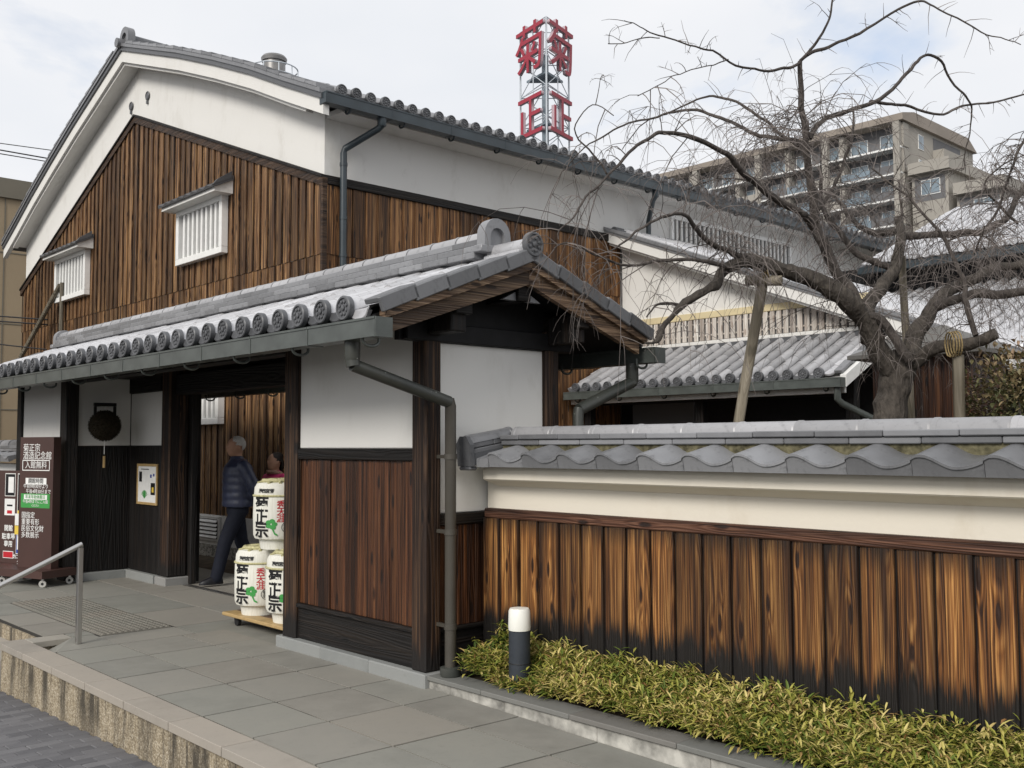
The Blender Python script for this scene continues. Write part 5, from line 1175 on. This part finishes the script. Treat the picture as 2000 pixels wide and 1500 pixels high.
for i in range(5200):
    a, b_ = rl.uniform(0, 2*math.pi), rl.uniform(-1, 1); rr = rl.random()**.33; s_ = math.sqrt(1-b_*b_)
    lump = 1+.22*noise.noise((math.cos(a)*2, math.sin(a)*2, b_*2))
    n_ = Vector((s_*math.cos(a), s_*math.sin(a), b_)); p = Vector((8.48, 2.98, 1.80))+Vector((n_.x*.60, n_.y*.60, n_.z*.62))*rr*lump
    d = (n_*.6+Vector((rl.gauss(0,.6), rl.gauss(0,.6), rl.gauss(0,.5)+.2))).normalized()
    LV.append((p, d, rl.uniform(.045,.08), rl.uniform(.011,.018), Vector((0,0,1)), min(1, max(0, .15+.5*max(0, b_*rr)+rl.uniform(-.1,.45)))))
leaf_stuff('foliage', LV, M['shrub'], shrub)
for k in range(6):
    g = MB(); a = k*1.05; g.tube([(8.44+.05*math.cos(a), 3.0+.05*math.sin(a), -.02), (8.46+.12*math.cos(a), 3.0+.12*math.sin(a), .9), (8.46+.38*math.cos(a), 3.0+.38*math.sin(a), 1.9)], [.02,.016,.006], 6); obj('stem', g, M['limb'], shrub, True)

# ================================================================== SMALL THINGS
lamp = thing('bollard_lamp', 'low round garden lamp with white cap on dark post among the bamboo grass', 'lamp', (4.345, 4.635, .03))
g = MB(); g.lathe([(.068,.03),(.068,.435),(.060,.44)], (4.345,4.635,0), 22); obj('lamp_post', g, M['lamp_dark'], lamp, True)
g = MB(); g.lathe([(.069,.441),(.071,.46),(.068,.56),(.060,.575),(.001,.58)], (4.345,4.635,0), 22); obj('lamp_diffuser', g, M['lamp_white'], lamp, True)
g = MB(); g.tube([(4.345+.0695*math.cos(2*math.pi*k/20), 4.635+.0695*math.sin(2*math.pi*k/20), .24) for k in range(21)], .003, 5); obj('lamp_band', g, M['rubber'], lamp, True)
rail = thing('handrail', 'stainless steel handrail sloping down from one post at the stair head', 'handrail', (3.0, 8.42, 0))
g = MB(); g.bbox(2.978, 3.018, 8.40, 8.44, 0.001, .775, .004); obj('post', g, M['steel'], rail)
g = MB(); g.tube([(3.01,8.42,.80),(2.4,8.42,.525),(1.75,8.42,.23)], .021, 12); obj('top_rail', g, M['steel'], rail, True)
g = MB(); g.bbox(1.78, 1.82, 8.40, 8.44, -.40, .24, .004); obj('post', g, M['steel'], rail)
tact = thing('tactile_paving', 'patch of raised dot tactile paving tiles set into the entrance floor', 'tactile paving', (3.58, 9.85, 0))
tb = MB(); tb.bbox(-.150, .150, -.148, .148, -.04, .004, .002)
for i in range(6):
    for j in range(6):
        tb.lathe([(.020,.004),(.017,.012),(.011,.014),(.001,.014)], (-.125+.05*i, -.123+.049*j, 0), 6)
tme = tb.mesh('tactile_tile', M['tactile'])
for i in range(2):
    for j in range(8): inst('tactile_tile', tme, tact, Matrix.Translation((3.42+.31*i, 8.80+.303*j, .0)))
# cedar ball with frame and tag
ball = thing('cedar_ball', 'round brown cedar ball hanging from a wooden bracket on the white recess wall', 'cedar ball', (4.53, 12.02, 1.84))
rb = random.Random(3); g = MB(); BC = Vector((4.53, 12.02, 1.84))
bm = bmesh.new(); bmesh.ops.create_icosphere(bm, subdivisions=4, radius=.175)
for v in bm.verts: v.co *= 1+rb.uniform(-.03,.03); v.co += BC
bm.verts.index_update(); g.add([v.co[:] for v in bm.verts], [[v.index for v in f_.verts] for f_ in bm.faces]); bm.free(); obj('ball', g, M['cedar_ball'], ball)
g = MB()
for i in range(1500):
    n_ = Vector((rb.gauss(0,1), rb.gauss(0,1), rb.gauss(0,1))).normalized(); g.tube([BC+n_*.16, BC+(n_+Vector((rb.gauss(0,.08),rb.gauss(0,.08),rb.gauss(0,.08)))).normalized()*.19], [.004,.001], 3, False)
o = obj('needles', g, M['cedar_ball'], ball); o['kind'] = 'stuff'
g = MB(); g.bbox(4.40, 4.66, 12.0, 12.04, 2.07, 2.11, .004); g.bbox(4.40, 4.43, 12.005, 12.035, 1.93, 2.069, .004); g.bbox(4.63, 4.66, 12.005, 12.035, 1.93, 2.069, .004); g.bbox(4.43, 4.63, 12.001, 12.039, 1.96, 1.985, .004); g.bbox(4.51, 4.55, 12.041, 12.299, 2.075, 2.105, .004); obj('bracket', g, M['darkwood'], ball)
g = MB(); g.tube([(4.53,12.02,2.07),(4.53,12.02,2.0)], .005, 5); g.tube([(4.53,12.02,1.68),(4.53,12.02,1.50)], .004, 5); obj('cord', g, M['paper'], ball)
g = MB(); g.bbox(4.517, 4.543, 12.014, 12.026, 1.34, 1.48, .003); obj('wooden_tag', g, M['brass_wood'], ball)
# framed poster on the back wall of the recess
pos = thing('framed_poster', 'pale wood framed flower poster on the dark recess wall', 'poster', (4.94, 11.8, 1.15))
pyc0, pyc1, pz0, pz1 = 11.44, 12.02, .90, 1.385
g = MB(); fx = 4.925
g.bbox(fx, fx+.02, pyc0, pyc1, pz0, pz0+.03, .003); g.bbox(fx, fx+.02, pyc0, pyc1, pz1-.03, pz1, .003); g.bbox(fx+.0005, fx+.02, pyc0, pyc0+.03, pz0+.0301, pz1-.0301, .003); g.bbox(fx+.0005, fx+.02, pyc1-.03, pyc1, pz0+.0301, pz1-.0301, .003); obj('frame', g, M['brass_wood'], pos)
g = MB(); g.box(fx+.008, fx+.018, pyc0+.03, pyc1-.03, pz0+.03, pz1-.03); obj('sheet', g, M['paper'], pos)
for (a, b, c, d, mt) in ((11.88,11.96,1.17,1.29,'ink'), (11.50,11.62,1.02,1.16,'ink'), (11.535,11.585,1.05,1.11,'yellow'), (11.68,11.90,1.315,1.325,'ink'), (11.60,11.64,1.22,1.26,'blue'), (11.52,11.56,1.24,1.27,'blue')):
    g = MB(); g.box(fx+.0055, fx+.0075, a, b, c, d) if mt != 'yellow' else g.box(fx+.004, fx+.005, a, b, c, d); obj('print', g, M[mt], pos)
for k in range(9):
    a = R(35+14*k); g = MB(); g.prism([(fx+.006, 11.80, .97), (fx+.006, 11.80+.10*math.cos(a)+.01, .97+.10*math.sin(a)), (fx+.006, 11.80+.10*math.cos(a)-.008, .97+.10*math.sin(a))], (.0015,0,0)); obj('print', g, M['green'], pos)

# signs on casters
def sign_base(t, O, xd, nd, w_, dep):
    """O: foot of the board's centre; xd along the board, nd facing out"""
    def W(a, b, z): return O+xd*a+nd*b+Vector((0,0,z))
    g = MB(); P = [W(-w_/2,-dep/2,.10), W(w_/2,-dep/2,.10), W(w_/2,dep/2,.10), W(-w_/2,dep/2,.10)]
    g.prism(P, (0,0,.085)); obj('base', g, M['sign'], t)
    for a in (-w_/2+.05, w_/2-.05):
        for b in (-dep/2+.05, dep/2-.05):
            c = W(a, b, .042); ax = (xd*.6+nd*.8).normalized(); g = MB(); g.tube([c-ax*.014, c+ax*.014], .040, 14); o = obj('caster', g, M['caster'], t, True)
            g = MB(); g.tube([c-ax*.016, c+ax*.016], .016, 10); obj('hub', g, M['rubber'], o, True)
            g = MB(); g.tube([c+Vector((0,0,.03)), W(a, b, .10)], .014, 8); obj('fork', g, M['steel'], o)
def board_sign(t, O, xd, nd, w_, z0, z1, th_):
    g = MB(); Pb = [O-xd*w_/2-nd*th_/2, O+xd*w_/2-nd*th_/2, O+xd*w_/2+nd*th_/2, O-xd*w_/2+nd*th_/2]
    g.prism([p+Vector((0,0,z0)) for p in Pb], (0,0,z1-z0)); obj('board', g, M['sign'], t)
UP = Vector((0,0,1)); ndir = Vector((-math.cos(R(20)), -math.sin(R(20)), 0)); xdir = UP.cross(ndir).normalized()
O1 = Vector((3.94, 12.42, 0)); sgn1 = thing('entrance_sign', 'tall brown upright sign with white lettering on a wheeled base', 'sign', O1)
W1 = .58; board_sign(sgn1, O1, xdir, ndir, W1, .186, 1.705, .10); sign_base(sgn1, O1+ndir*.02, xdir, ndir, .80, .46)
def rect(t, c, xd, nd, w_, h, mat, lift=.002, nm='label'):
    g = MB(); P = [c-xd*w_/2-UP*h/2, c+xd*w_/2-UP*h/2, c+xd*w_/2+UP*h/2, c-xd*w_/2+UP*h/2]; g.prism([p+nd*(lift-.0015) for p in P], nd*.0015); return obj(nm, g, mat, t)
def sg(s, x, z, size, mat='lettering', lift=.003, bold=.0, al='LEFT'):
    text(s, size, M[mat], sgn1, O1+ndir*(.05+lift)+xdir*x+UP*z, xdir, UP, bold*size*3, .0008, align=al)
sg('菊正宗', -.235, 1.575, .10); sg('酒造記念館', -.235, 1.482, .10)
F1 = O1+ndir*.05
for (dx, dz, w_, h) in ((0,.058,.47,.010),(0,-.058,.47,.010),(-.232,0,.010,.106),(.232,0,.010,.106)): rect(sgn1, F1+xdir*(-.005+dx)+UP*(1.375+dz), xdir, ndir, w_, h, M['lettering'], .003, 'border')
sg('入館無料', -.005, 1.375, .095, al='CENTER')
rect(sgn1, F1+xdir*.0+UP*1.19, xdir, ndir, .36, .075, M['lettering']); sg('開館時間', 0, 1.19, .066, 'ink', .004, al='CENTER')
sg('午前9時30分より', -.215, 1.128, .058); sg('午後4時30分まで', -.17, 1.068, .058)
rect(sgn1, F1+xdir*-.005+UP*.962, xdir, ndir, .50, .165, M['green']); rect(sgn1, F1+UP*1.005, xdir, ndir, .40, .055, M['lettering'], .004); sg('年末年始休館日', 0, 1.005, .050, 'green', .006, al='CENTER'); sg('午後4時までにご入館', 0, .950, .046, 'lettering', .004, al='CENTER'); sg('ください', 0, .905, .034, 'lettering', .004, al='CENTER')
for s_, z in (('国指定', .790), ('重要有形', .712), ('民俗文化財', .636), ('多数展示', .560)): sg(s_, -.235, z, .078)
O2 = Vector((3.80, 13.02, 0)); O2 = Vector((3.86, 13.28, 0)); sgn2 = thing('notice_board', 'brown wheeled notice board with posters, leaflet box and blue parking mark', 'sign', O2)
W2 = .95; board_sign(sgn2, O2, xdir, ndir, W2, .186, 1.30, .12); sign_base(sgn2, O2, xdir, ndir, 1.05, .46); F2 = O2+ndir*.06
def rc_(x, z, w_, h, mat, lift=.002, nm='print'): return rect(sgn2, F2+xdir*x+UP*z, xdir, ndir, w_, h, M[mat], lift, nm)
rc_(.33, 1.02, .19, .50, 'offwhite'); rc_(.33, 1.02, .165, .475, 'ink', .004); rc_(.335, 1.06, .07, .20, 'brass_wood', .006); rc_(.335, 1.06, .035, .13, 'red', .008)
rc_(.10, 1.13, .19, .28, 'offwhite'); rc_(.10, 1.13, .17, .26, 'ink', .004); rc_(.12, 1.13, .10, .19, 'paper', .006)
rc_(.10, .86, .19, .20, 'paper'); rc_(.10, .80, .09, .04, 'red', .004); rc_(.10, .88, .10, .02, 'ink', .004)
g = MB(); c = F2+xdir*.33+UP*.62; g.prism([c-xdir*.065-UP*.08, c+xdir*.065-UP*.08, c+xdir*.065+UP*.10, c-xdir*.065+UP*.10], ndir*.05); obj('leaflet_box', g, M['yellow'], sgn2)
rc_(.33, .72, .10, .14, 'paper', .06); rc_(.33, .80, .10, .05, 'yellow', .03)
rc_(.315, .44, .17, .28, 'lettering'); rc_(.315, .44, .155, .262, 'blue', .004)
text('P', .25, M['lettering'], sgn2, F2+xdir*.315+UP*.44+ndir*.007, xdir, UP, .012, .0008)
text('約二〇〇m', .055, M['lettering'], sgn2, F2+xdir*.315+UP*.265+ndir*.003, xdir, UP, .001, .0008); text('先左', .055, M['lettering'], sgn2, F2+xdir*.315+UP*.205+ndir*.003, xdir, UP, .001, .0008)
rc_(.09, .285, .19, .085, 'lettering'); rc_(.09, .285, .175, .07, 'red', .004)
for s_, z in (('開館', .60), ('駐車場', .50), ('専用', .41)): text(s_, .08, M['lettering'], sgn2, F2+xdir*.09+UP*z+ndir*.003, xdir, UP, .001, .0008)

# sake barrels on a dolly
def bend(me, C, R_, phi0, z0, mat, parent, lift=.003, nm='lettering'):
    """wrap a flat lettering mesh round an upright cylinder"""
    bm = bmesh.new(); bm.from_mesh(me); bmesh.ops.triangulate(bm, faces=bm.faces[:]); bmesh.ops.subdivide_edges(bm, edges=bm.edges[:], cuts=1, use_grid_fill=False)
    for v in bm.verts:
        a = phi0+v.co.x/R_; rr = R_+lift; v.co = Vector((C.x+rr*math.cos(a), C.y+rr*math.sin(a), C.z+z0+v.co.y))
    m2 = bpy.data.meshes.new(nm); bm.to_mesh(m2); bm.free(); m2.materials.clear(); m2.materials.append(mat)
    bpy.data.meshes.remove(me); return link(nm, m2, parent)
def flat(polys):
    g = MB()
    for P in polys: g.add([(x, y, 0) for x, y in P], [tuple(range(len(P)))])
    me = bpy.data.meshes.new('emblem'); me.from_pydata(g.v, [], g.f); return me
def ringp(cx_, cy_, r0, r1, n=24): return [[(cx_+r0*math.cos(a), cy_+r0*math.sin(a)), (cx_+r1*math.cos(a), cy_+r1*math.sin(a)), (cx_+r1*math.cos(b), cy_+r1*math.sin(b)), (cx_+r0*math.cos(b), cy_+r0*math.sin(b))] for a, b in [(2*math.pi*k/n, 2*math.pi*(k+1)/n) for k in range(n)]]
def barrel(C, phi, lab):
    t = None; C = Vector(C); t = thing('sake_barrel', lab, 'barrel', C, 'straw wrapped sake barrels on the dolly'); RB = .212
    g = MB(); g.lathe([(.150,0),(.155,.03),(.165,.09),(.172,.10)], C, 32); obj('foot', g, M['straw'], t, True)
    g = MB(); g.lathe([(.165,.085),(.200,.098),(RB,.13),(RB+.004,.30),(RB,.475),(RB-.004,.485)], C, 40); obj('body', g, M['straw'], t, True)
    g = MB(); g.lathe([(RB-.006,.485),(RB-.004,.50),(RB-.008,.56),(RB-.03,.60),(.10,.612),(.001,.612)], C, 40); obj('shoulder', g, M['straw'], t, True)
    g = MB(); g.tube([C+Vector((RB*math.cos(2*math.pi*k/32), RB*math.sin(2*math.pi*k/32), .486)) for k in range(33)], .010, 6); obj('rope', g, M['straw_rope'], t, True)
    for a in (0, .9, 1.8, 2.6):
        d = Vector((math.cos(a+phi), math.sin(a+phi), 0)); g = MB(); g.tube([C-d*.185+Vector((0,0,.60)), C-d*.09+Vector((0,0,.628)), C+d*.09+Vector((0,0,.632)), C+d*.185+Vector((0,0,.60))], .013, 6); obj('rope', g, M['straw_rope'], t, True)
    g = MB(); g.tube([C+Vector((.13*math.cos(2*math.pi*k/24), .13*math.sin(2*math.pi*k/24), .622)) for k in range(25)], .018, 6); obj('rope', g, M['straw_rope'], t, True)
    for k, ch in enumerate('菊正宗'): bend(text_mesh(ch, .152, .0042), C, RB+.002, phi-R(46), .405-.115*k, M['ink'], t)
    for k, ch in enumerate('秀天涯'): bend(text_mesh(ch, .080, .0008), C, RB+.002, phi+R(2), .405-.062*k, M['red'], t)
    for k, ch in enumerate('嘉譽'): bend(text_mesh(ch, .084, .0008), C, RB+.002, phi+R(26), .43-.072*k, M['red'], t)
    for k, ch in enumerate('灘西宮郷'): bend(text_mesh(ch, .042, .001), C, RB-.004, phi-R(50)+R(10)*k, .530, M['ink'], t)
    lobes = [[(.028*math.cos(c_)+.024*math.cos(a), .028*math.sin(c_)+.020*math.sin(a)) for a in [2*math.pi*j/12 for j in range(12)]] for c_ in [2*math.pi*q/5 for q in range(5)]]
    bend(flat(lobes), C, RB+.002, phi-R(20), .235, M['green'], t, .0035, 'leaf_emblem')
    stem = [[(-.004,-.02),(.010,-.02),(.035,-.085),(.026,-.092)], [(.026,-.092),(.035,-.080),(.058,-.095),(.050,-.105)], [(.02,-.045),(.035,-.045),(.04,-.02),(.03,-.018)]]
    bend(flat(stem), C, RB+.002, phi-R(20), .235, M['green'], t, .0042, 'leaf_emblem')
    bend(flat(ringp(0,0,.046,.050)), C, RB+.002, phi+R(16), .205, M['ink'], t, .0035, 'seal_emblem')
    for k, (ch, dx, dy) in enumerate((('菊',-.018,.016),('正',.018,.016),('宗',-.018,-.018),('印',.018,-.018))):
        bend(text_mesh(ch, .036, .0003), C, RB+.002, phi+R(16)+dx/RB, .205+dy, M['ink'], t, .0035, 'seal_emblem')
    t.scale = (1, 1, .94); return t
PH = R(-118)
dolly = thing('barrel_dolly', 'low wooden dolly on black casters carrying the sake barrels', 'dolly', (4.45, 7.9, 0))
for k in range(3):
    g = MB(); x0 = 4.25+.142*k; g.bbox(x0, x0+.138, 7.25, 8.43, .085, .115, .006); obj('deck_plank', g, M['brass_wood'] if k == 0 else M['barge'], dolly)
for a, b in ((4.33,8.28),(4.33,7.4),(4.60,8.28),(4.60,7.4)):
    g = MB(); g.tube([(a-.015,b,.040),(a+.015,b,.040)], .039, 14); g.bbox(a-.022, a+.022, b-.03, b+.03, .05, .084, .004); obj('caster', g, M['rubber'], dolly, True)
barrel((4.45, 8.12, .116), PH, 'white straw sake barrel at lower left of the stack, fully in view')
barrel((4.45, 7.57, .116), PH+R(3), 'white straw sake barrel at lower right of the stack, half hidden by post')
barrel((4.45, 7.80, .712), PH+R(2), 'white straw sake barrel on top of the other two')

# ================================================================== PEOPLE
def fuse(mb, name, mat, voxel=.012, smooth_it=2):
    me = mb.mesh(name, mat); o = bpy.data.objects.new(name, me); COL.objects.link(o)
    m_ = o.modifiers.new('r', 'REMESH'); m_.mode = 'VOXEL'; m_.voxel_size = voxel; m_.use_smooth_shade = True
    s_ = o.modifiers.new('s', 'SMOOTH'); s_.factor = .5; s_.iterations = smooth_it
    dg = bpy.context.evaluated_depsgraph_get(); m2 = bpy.data.meshes.new_from_object(o.evaluated_get(dg)); bpy.data.objects.remove(o); bpy.data.meshes.remove(me)
    m2.materials.clear(); m2.materials.append(mat); m2.name = name; m2.polygons.foreach_set('use_smooth', [True]*len(m2.polygons)); return m2
def ell(g, c, a, b, h, n=14, m=10):
    prof = []; vs = []
    for i in range(m+1):
        t = math.pi*i/m; 
        for k in range(n):
            p = 2*math.pi*k/n; vs.append((c[0]+a*math.sin(t)*math.cos(p), c[1]+b*math.sin(t)*math.sin(p), c[2]-h*math.cos(t)))
    g.add(vs, [(i*n+k, i*n+(k+1)%n, (i+1)*n+(k+1)%n, (i+1)*n+k) for i in range(m) for k in range(n)])
def chain(g, pts, n=10):
    g.tube([p[:3] for p in pts], [p[3] for p in pts], n)
    for p in (pts[0], pts[-1]): ell(g, p, p[3], p[3], p[3], 10, 6)
def loft(g, rings, n=20):
    vs = []
    for (cx_, cy_, z, a, b) in rings:
        for k in range(n): p = 2*math.pi*k/n; vs.append((cx_+a*math.cos(p), cy_+b*math.sin(p), z))
    m = len(rings); g.add(vs, [(i*n+k, i*n+(k+1)%n, (i+1)*n+(k+1)%n, (i+1)*n+k) for i in range(m-1) for k in range(n)]+[tuple(range(n-1,-1,-1)), tuple((m-1)*n+k for k in range(n))])
def person(name, lab, loc, face, H, jac, hairm, man=True):
    """figure facing local +X, about 1.70 tall before scaling"""
    t = thing(name, lab, 'person', loc); s = H/1.70
    Mx = Matrix.Translation(loc) @ Matrix.Rotation(face, 4, 'Z') @ Matrix.Scale(s, 4)
    put = lambda nm, me, par: inst(nm, me, par, Mx)
    f1, f2 = (.27, .11), (-.20, -.10)
    b = MB()
    ell(b, (.035,0,1.585), .098, .076, .118); ell(b, (.055,0,1.525), .072, .056, .062); chain(b, [(0,0,1.36,.062),(.015,0,1.50,.056)])
    ell(b, (.132,0,1.575), .022, .014, .026); ell(b, (.120,0,1.530), .018, .026, .010)
    for sg_ in (-1, 1): ell(b, (.022,sg_*.078,1.58), .018, .010, .032)
    loft(b, [(0,0,.86,.10,.15),(0,0,1.0,.10,.15),(0,0,1.2,.11,.16),(0,0,1.36,.09,.16),(0,0,1.42,.06,.09)])
    for sg_ in (-1, 1):
        arm = [(0,sg_*.17,1.37,.05),(-.10,sg_*.25,1.13,.042),(-.17,sg_*.09,.945,.030),(-.185,sg_*.045,.915,.026)] if man else [(0,sg_*.16,1.37,.045),(.02,sg_*.20,1.12,.038),(.08,sg_*.20,.92,.028),(.10,sg_*.19,.88,.025)]
        chain(b, arm); w_ = Vector(arm[-1][:3])
        for q in range(4): 
            d = Vector((-.01, -sg_*.035+0.0, -.05)) if man else Vector((.025, 0, -.055)); o_ = Vector((0, (q-1.5)*.017, 0)) if not man else Vector(((q-1.5)*.016, 0, 0))
            L_ = (.85, 1.0, .95, .75)[q]; chain(b, [(*(w_+o_),.010), (*(w_+o_+d*.8*L_),.009), (*(w_+o_+d*1.35*L_+Vector((.012,0,-.004))),.0075)], 6)
        chain(b, [(*(w_+Vector((.02,0,0))),.011), (*(w_+Vector((.040,-sg_*.01,-.030))),.009), (*(w_+Vector((.046,-sg_*.012,-.052))),.008)], 6)
        fx_, fy_ = f1 if sg_ > 0 else f2
        chain(b, [(0,sg_*.085,.88,.075),(fx_*.55+.04,fy_*1.0,.48,.050),(fx_,fy_,.10,.035)]); ell(b, (fx_+.05,fy_,.045), .11, .035, .030)
    body = put('body', fuse(b, 'body', M['skin'], .011, 2), t)
    # jacket with quilted rings
    j = MB(); rings = []
    N_ = 30
    for i in range(N_+1):
        z = .885+.555*i/N_; q = i/N_; puff = .010*abs(math.sin(q*math.pi*6.5))
        a = .165 if q < .75 else .165-.09*((q-.75)/.25)**1.5; bb = .232 if q < .8 else .232-.13*((q-.8)/.2)**1.6
        rings.append((.0, 0, z, a+puff, bb+puff))
    loft(j, rings, 26); loft(j, [(.01,0,1.40,.075,.085),(.015,0,1.475,.078,.080)], 16)
    for sg_ in (-1, 1):
        if man: A = [Vector((0,sg_*.20,1.36)), Vector((-.10,sg_*.30,1.13)), Vector((-.165,sg_*.11,.965))]
        else: A = [Vector((0,sg_*.175,1.36)), Vector((.02,sg_*.215,1.12)), Vector((.075,sg_*.205,.94))]
        pts = []
        for k in range(17):
            q = k/16; p = A[0].lerp(A[1], q*2) if q < .5 else A[1].lerp(A[2], (q-.5)*2); pts.append((*p, .074-.020*q+.006*abs(math.sin(q*math.pi*6))))
        chain(j, pts, 12)
    jk = put('jacket', fuse(j, 'jacket', jac, .012, 1), t)
    if man:
        g = MB(); g.tube([(.172,0,.90),(.180,0,1.10),(.172,0,1.30),(.100,0,1.46)], .007, 6); put('zip', g.mesh('zip', M['navy_dark'], True), jk)
        g = MB(); n = 6; P = []
        for i in range(n+1):
            a = R(24+42*i/n); P.append((.184*math.cos(a), .250*math.sin(a)))
        g.add([(x, y, z) for z in (1.10, 1.27) for x, y in P], [(k, k+1, n+2+k, n+1+k) for k in range(n)]); put('chest_pocket', g.mesh('chest_pocket', M['navy_dark'], True), jk)
        g = MB(); loft(g, [(0,0,.872,.162,.228),(0,0,.900,.173,.240)], 26); put('hem', g.mesh('hem', M['navy_dark'], True), jk)
    # trousers
    g = MB(); loft(g, [(0,0,.80,.12,.165),(0,0,.93,.125,.17)], 20)
    for sg_ in (-1, 1):
        fx_, fy_ = f1 if sg_ > 0 else f2
        chain(g, [(0,sg_*.085,.86,.105),(fx_*.28+.02,sg_*.09,.67,.092),(fx_*.55+.03,fy_,.47,.080),(fx_*.85,fy_,.25,.072),(fx_,fy_,.09,.070)], 14)
    put('trousers', fuse(g, 'trousers', M['trouser'], .013, 2), t)
    for (fx_, fy_) in (f1, f2):
        g = MB(); loft(g, [(fx_+.055,fy_,.022,.135,.046),(fx_+.055,fy_,.035,.138,.048),(fx_+.045,fy_,.065,.125,.044),(fx_+.0,fy_,.105,.070,.042)], 18); sh = put('shoe', g.mesh('shoe', M['navy_dark'], True), t)
        g = MB(); loft(g, [(fx_+.055,fy_,.002,.140,.049),(fx_+.055,fy_,.024,.142,.050)], 18); put('shoe_sole', g.mesh('shoe_sole', M['shoe'], True), sh)
    # hair
    g = MB(); ell(g, (.012,0,1.612), .104, .084, .098); 
    if not man: ell(g, (-.03,0,1.55), .085, .088, .13); ell(g, (-.02,0,1.66), .09, .075, .06)
    hm = fuse(g, 'hair', hairm, .010, 1); bm = bmesh.new(); bm.from_mesh(hm)
    bmesh.ops.delete(bm, geom=[v for v in bm.verts if (v.co.x > .055 and v.co.z < 1.635) or (v.co.x > -.02 and v.co.z < 1.585) or v.co.z < (1.535 if man else 1.45)], context='VERTS'); bm.to_mesh(hm); bm.free()
    put('hair', hm, t); return t
fm = math.atan2(-_f.y*math.cos(R(58))-_r.y*math.sin(R(58)), -_f.x*math.cos(R(58))-_r.x*math.sin(R(58)))
person('person', 'person in navy padded jacket and black trousers walking through the gate', (5.63, 10.81, 0.002), fm, 1.70, M['navy'], M['hair'])
wo = person('person', 'person in a bright pink top half hidden behind barrels and man', (6.46, 11.40, -.124), fm+R(20), 1.62, M['pink'], M['hair_dark'], False)
g = MB(); g.tube([(.09*math.cos(2*math.pi*k/20)+.02, .095*math.sin(2*math.pi*k/20), 1.44+.02*math.cos(2*math.pi*k/20)) for k in range(21)], .028, 8)
inst('scarf', g.mesh('scarf', M['scarf'], True), wo, Matrix.Translation((6.46,11.40,-.124)) @ Matrix.Rotation(fm+R(20),4,'Z') @ Matrix.Scale(1.62/1.70,4))
